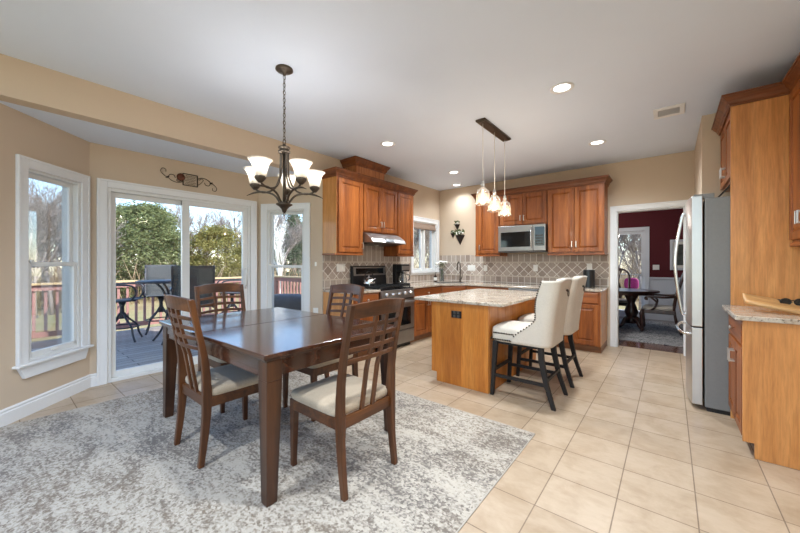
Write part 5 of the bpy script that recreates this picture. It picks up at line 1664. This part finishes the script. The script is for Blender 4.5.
obj('seat', MB().box(-0.6, 0.6, -0.22, 0.22, 0.70, 0.765), 'patio', r)
for sx in (-1, 1):
    obj('leg', MB().box(sx * 0.52 - 0.03, sx * 0.52 + 0.03, -0.2, 0.2, 0, 0.70), 'patio', r)
point_lamp('dining_fill_lamp', (-1.25, 7.9, 2.1), 16, (1, 0.93, 0.86), 0.12)  # unseen lamp without a fixture, added to brighten the dining room

# ================================================================== OUTSIDE
GZ = -0.75
DZ = -0.06
struct('ground', MB().box(-70, 40, -45, 70, GZ - 0.2, GZ), 'ground')
struct('floor_deck', MB().prism([(-8.55, -2.6), (XR - 0.2, -2.6), (XR - 0.2, -0.3), (XD - 0.15, 0.55), (XD - 0.15, 2.57), (XR - 0.16, 3.1), (XR - 0.16, 5.0), (-8.55, 5.0)], DZ - 0.12, DZ), 'deck')
struct('floor_patio', MB().box(-4.0, 3.0, YE + 0.13, 12.5, -0.3, -0.15), 'deck')
def railing(label, p, q, n):
    L, a = wall_frame(p, q)
    r = thing('deck_railing', label, 'railing', (p[0], p[1], DZ), a)
    obj('cap_board', MB().box(-0.05, L + 0.05, -0.075, 0.075, 0.98, 1.015), 'railcap', r)
    obj('upper_rail', MB().box(0, L, -0.02, 0.02, 0.88, 0.98), 'rail', r)
    obj('lower_rail', MB().box(0, L, -0.02, 0.02, 0.08, 0.17), 'rail', r)
    k = int(L / 1.9)
    for i in range(k + 1):
        x = L * i / k
        obj('post', MB().box(x - 0.05, x + 0.05, -0.05, 0.05, 0, 0.98), 'rail', r)
    for i in range(n):
        x = L * (i + 0.5) / n
        obj('baluster', MB().box(x - 0.02, x + 0.02, 0.02, 0.055, 0.08, 0.96), 'rail', r)
    return r
railing('red stained deck railing with tan cap facing the sliding door', (-8.4, -2.4), (-8.4, 4.9), 52)
railing('red stained deck railing along the side of the deck beyond the grill', (-8.3, 4.9), (-4.1, 4.9), 30)

def make_barchair():
    r = thing('patio_bar_chair', 'x', 'patio chair', (0, 0, DZ), 0, 'bar chairs on the deck')
    S = 0.72
    def sl(u, v):
        if v < 0.45:
            t = v / 0.45
            return ((u - 0.5) * 0.50, 0.25 - 0.45 * t, S + 0.03 * (1 - t) - 0.02), (0, 0.05, 1)
        t = (v - 0.45) / 0.55
        return ((u - 0.5) * 0.50, -0.20 - 0.16 * t - 0.05 * t * t, S + 0.60 * t), (0, 1, 0.3)
    obj('sling', MB().sheet(sl, 6, 20, 0.012), 'sling', r)
    for sx in (-1, 1):
        pts = [sl(0.5 + 0.5 * sx, k / 14)[0] for k in range(15)]
        obj('side_frame', MB().tube(pts, 0.016, 8), 'patio', r)
        obj('armrest', MB().tube(spline([(sx * 0.26, -0.28, S + 0.26), (sx * 0.29, -0.05, S + 0.27), (sx * 0.29, 0.20, S + 0.25), (sx * 0.28, 0.25, S + 0.12), (sx * 0.25, 0.18, S)], 5), 0.015, 8), 'patio', r)
    obj('pedestal', MB().lathe([(0.05, 0.40), (0.035, 0.45), (0.03, 0.60), (0.06, 0.70)], 14), 'patio', r)
    obj('foot_ring', MB().tube([(0.24 * cos(2 * pi * k / 24), 0.24 * sin(2 * pi * k / 24), 0.26) for k in range(24)], 0.012, 8, True), 'patio', r)
    for k in range(4):
        a_ = pi / 4 + k * pi / 2
        c = lambda d, z: (d * cos(a_), d * sin(a_), z)
        obj('leg', MB().tube(spline([c(0.03, 0.50), c(0.10, 0.40), c(0.24, 0.26), c(0.27, 0.14), c(0.33, 0.016)], 5), 0.016, 8), 'patio', r)
    return r
bc = make_barchair()
bc.location = (*polar(122, 7.5), DZ); bc.rotation_euler = (0, 0, radians(10))
bc['label'] = 'grey sling bar chair left of the patio table, seen side on'
bc.rotation_euler = (0, 0, radians(-25))
copy_tree(bc, (*polar(161, 8.05), DZ), radians(-105), 'grey sling bar chair behind the patio table, seen through the left glass panel')
copy_tree(bc, (*polar(194, 5.9), DZ), radians(70), 'grey sling bar chair right of the door stile, its back to the house')
copy_tree(bc, (*polar(232, 8.2), DZ), radians(165), 'grey sling bar chair farthest right on the deck, seen side on')
r = thing('patio_bar_table', 'round dark bar table on the deck among the sling chairs', 'patio table', (*polar(174, 7.0), DZ))
obj('tabletop', MB().lathe([(0.0, 1.03), (0.50, 1.03), (0.53, 1.045), (0.53, 1.06), (0.0, 1.065)], 36), 'patio', r)
for k in range(4):
    a_ = pi / 4 + k * pi / 2
    c = lambda d, z: (d * cos(a_), d * sin(a_), z)
    obj('leg', MB().tube(spline([c(0.30, 1.03), c(0.16, 0.85), c(0.10, 0.55), c(0.20, 0.22), c(0.34, 0.016)], 6), 0.018, 8), 'patio', r)
obj('leg_ring', MB().tube([(0.11 * cos(2 * pi * k / 20), 0.11 * sin(2 * pi * k / 20), 0.55) for k in range(20)], 0.012, 8, True), 'patio', r)

# covered grill
r = thing('covered_grill', 'barbecue grill under a dark cover on the deck outside the bay window', 'grill', (-5.55, 3.50, DZ), radians(35))
def gc(u, v):
    a_ = 2 * pi * u
    def pw(x, e): return math.copysign(abs(x) ** e, x)
    hx, hy = 0.44 + 0.02 * sin(7 * a_), 0.27 + 0.015 * sin(5 * a_)
    if v < 0.7:
        k = 1 + 0.10 * (1 - v / 0.7); z = 0.02 + 0.62 * v / 0.7
    else:
        t = (v - 0.7) / 0.3; k = cos(t * pi / 2) ** 0.55 if t < 1 else 0.0; z = 0.64 + 0.14 * sin(t * pi / 2)
    return (hx * k * pw(cos(a_), 0.45), hy * k * pw(sin(a_), 0.45), z), (cos(a_), sin(a_), 0.3)
mb = MB()
nu, nv = 48, 20
vs = [gc(j / nu, i / nv)[0] for i in range(nv + 1) for j in range(nu)]
mb.add(vs, [(i * nu + j, i * nu + (j + 1) % nu, (i + 1) * nu + (j + 1) % nu, (i + 1) * nu + j) for i in range(nv) for j in range(nu)], True)
obj('cover', mb, 'cover', r)
for sx in (-1, 1):
    obj('wheel', MB().lathe([(0.0, -0.02), (0.06, -0.02), (0.06, 0.02), (0.0, 0.02)], 18, (sx * 0.35, -0.3, 0.065), True, 'x'), 'black', r)

# trees
def bare_tree_mb(seed, h, r0, depth=5, spread=0.55):
    rg = random.Random(seed)
    mb = MB()
    def grow(p, d, l, r, k):
        n = 3
        pts = [p]
        q = p.copy(); dd = d.copy()
        for i in range(n):
            dd = (dd + Vector((rg.uniform(-1, 1), rg.uniform(-1, 1), rg.uniform(-0.3, 0.6))) * 0.10).normalized()
            q = q + dd * (l / n)
            pts.append(q.copy())
        mb.tube(pts, [r, r * 0.9, r * 0.8, r * 0.68], 5 if k > 2 else 3)
        if k == 0: return
        nb = 3 if k > 1 else 4
        for i in range(nb):
            a_ = rg.uniform(0, 2 * pi)
            side = Vector((cos(a_), sin(a_), 0))
            nd = (dd * 0.75 + side * spread * rg.uniform(0.7, 1.3) + Vector((0, 0, 0.18))).normalized()
            t = rg.randint(1, 3)
            grow(pts[t], nd, l * rg.uniform(0.58, 0.78), r * 0.58, k - 1)
        if k >= 2:
            grow(pts[3], dd, l * 0.72, r * 0.66, k - 1)
    grow(Vector((0, 0, 0)), Vector((0, 0, 1)), h * 0.34, r0, depth)
    return mb
def foliage_mb(seed, h, rad, base, n, size, conical=True, lump=0.35):
    rg = random.Random(seed)
    mb = MB()
    ncl = n // 60
    for c in range(ncl):
        t = rg.random() ** 0.8
        z = base + (h - base) * t
        if conical: rr = rad * (1 - t) ** 0.8 + 0.08
        else: rr = rad * sqrt(max(0.02, 1 - (2 * t - 0.85) ** 2 * 0.75))
        a_ = rg.uniform(0, 2 * pi); q = rr * rg.random() ** 0.35
        cc = Vector((q * cos(a_), q * sin(a_), z))
        for k in range(60):
            p = cc + Vector((rg.gauss(0, lump), rg.gauss(0, lump), rg.gauss(0, lump * 0.55)))
            d = Vector((rg.uniform(-1, 1), rg.uniform(-1, 1), rg.uniform(-0.5, 0.7))).normalized()
            w = d.cross(Vector((rg.uniform(-1, 1), rg.uniform(-1, 1), rg.uniform(-1, 1)))).normalized()
            s = size * rg.uniform(0.6, 1.3)
            mb.add([p - d * s, p + w * s * 0.35, p + d * s, p - w * s * 0.35], [(0, 1, 2, 3)])
    return mb
def green_tree(name, label, loc, h, rad, base, n, size, mat, conical, seed, lump=0.35, group=None):
    r = thing(name, label, 'tree', loc, 0, group)
    obj('trunk', MB().tube([(0, 0, 0), (0.05, 0.02, h * 0.4), (0, 0.04, h * 0.85)], [0.14, 0.10, 0.03], 8), 'bark', r)
    obj('foliage', foliage_mb(seed, h, rad, base, n, size, conical, lump), mat, r, kind='stuff')
    return r
x, y = polar(142, 24.0)
green_tree('evergreen_tree', 'large bushy evergreen tree beyond the deck seen through the left glass panel', (x, y, GZ), 5.3, 2.25, 0.3, 26000, 0.10, 'ever', False, 3, 0.26)
x, y = polar(217, 24.0)
green_tree('golden_pine', 'golden green pine tree beyond the deck seen through the right glass panel', (x, y, GZ), 4.2, 1.75, 0.3, 15000, 0.09, 'gold', False, 8, 0.24)
for k, (u, d, h, lab) in enumerate(((294, 26, 5.6, 'tall dull green fir behind the birch outside the bay window'), (303, 28, 5.2, 'dull green fir at the right edge of the bay window'), (273, 28, 4.4, 'dull green fir left of the birch outside the bay window'), (318, 28, 4.8, 'dull green fir hidden mostly behind the bay window wall'))):
    x, y = polar(u, d)
    green_tree('fir_tree', lab, (x, y, GZ), h, 0.95, 0.3, 9000, 0.08, 'fir', True, 20 + k, 0.2)
x, y = polar(281, 17.0)
r = thing('birch_tree', 'white-barked bare birch tree outside the right bay window', 'tree', (x, y, GZ))
obj('branches', bare_tree_mb(79, 6.2, 0.065, 4, 0.24), 'birch', r)
protos = []
for k in range(4):
    r = thing('bare_tree', 'bare grey winter tree in the woods beyond the deck', 'tree', (0, 0, GZ), 0, 'bare winter trees')
    obj('branches', bare_tree_mb(100 + k, 7.5, 0.11, 5, 0.55), 'bark', r)
    protos.append(r)
rg = random.Random(11)
spots = []
for k in range(130):
    u = rg.uniform(-60, 330) if k % 6 else rg.uniform(380, 450)
    d = rg.uniform(28, 52) if 90 < u < 260 else rg.uniform(21, 46)
    if all(hypot(polar(u, d)[0] - polar(*q)[0], polar(u, d)[1] - polar(*q)[1]) > 2.6 for q in spots):
        spots.append((u, d))
for u in (20, 36, 52, 68, 78):
    spots.append((u, rg.uniform(15, 20)))
for k, (u, d) in enumerate(spots):
    x, y = polar(u, d)
    s = (0.62 + 0.018 * (d - 15)) * rg.uniform(0.8, 1.12)
    p = protos[k % 4]
    if k < 4:
        p.location = (x, y, GZ); p.scale = (s, s, s)
    else:
        copy_tree(p, (x, y, GZ), rg.uniform(0, 6.28), 'bare grey winter tree in the woods beyond the deck', None, (s, s, s))
for k, (u, d) in enumerate(((617, 16), (628, 19), (640, 17), (650, 22), (634, 24))):
    x, y = polar(u, d)
    copy_tree(protos[k % 4], (x, y, GZ), k * 1.3, 'bare grey winter tree beyond the dining room glazed door', 'bare trees behind the house', (0.6, 0.6, 0.6))
# brush along the edge of the woods
mb = MB()
rg = random.Random(5)
for k in range(5200):
    u = rg.uniform(-80, 480) if rg.random() < 0.85 else rg.uniform(595, 665); d = rg.uniform(21, 44)
    x, y = polar(u, d)
    a_ = rg.uniform(0, 2 * pi); l = rg.uniform(0.7, 2.3)
    tip = Vector((x + 0.5 * l * cos(a_) * 0.7, y + 0.5 * l * sin(a_) * 0.7, GZ + l))
    mb.tube([(x, y, GZ), ((x + tip.x) / 2 + rg.uniform(-.1, .1), (y + tip.y) / 2, GZ + l * 0.6), tip], [0.022, 0.016, 0.006], 3)
o = obj('dry_brush', mb, 'brush', kind='stuff')
tag(o, 'dry tan brush along the edge of the woods', 'brush', kind='stuff')
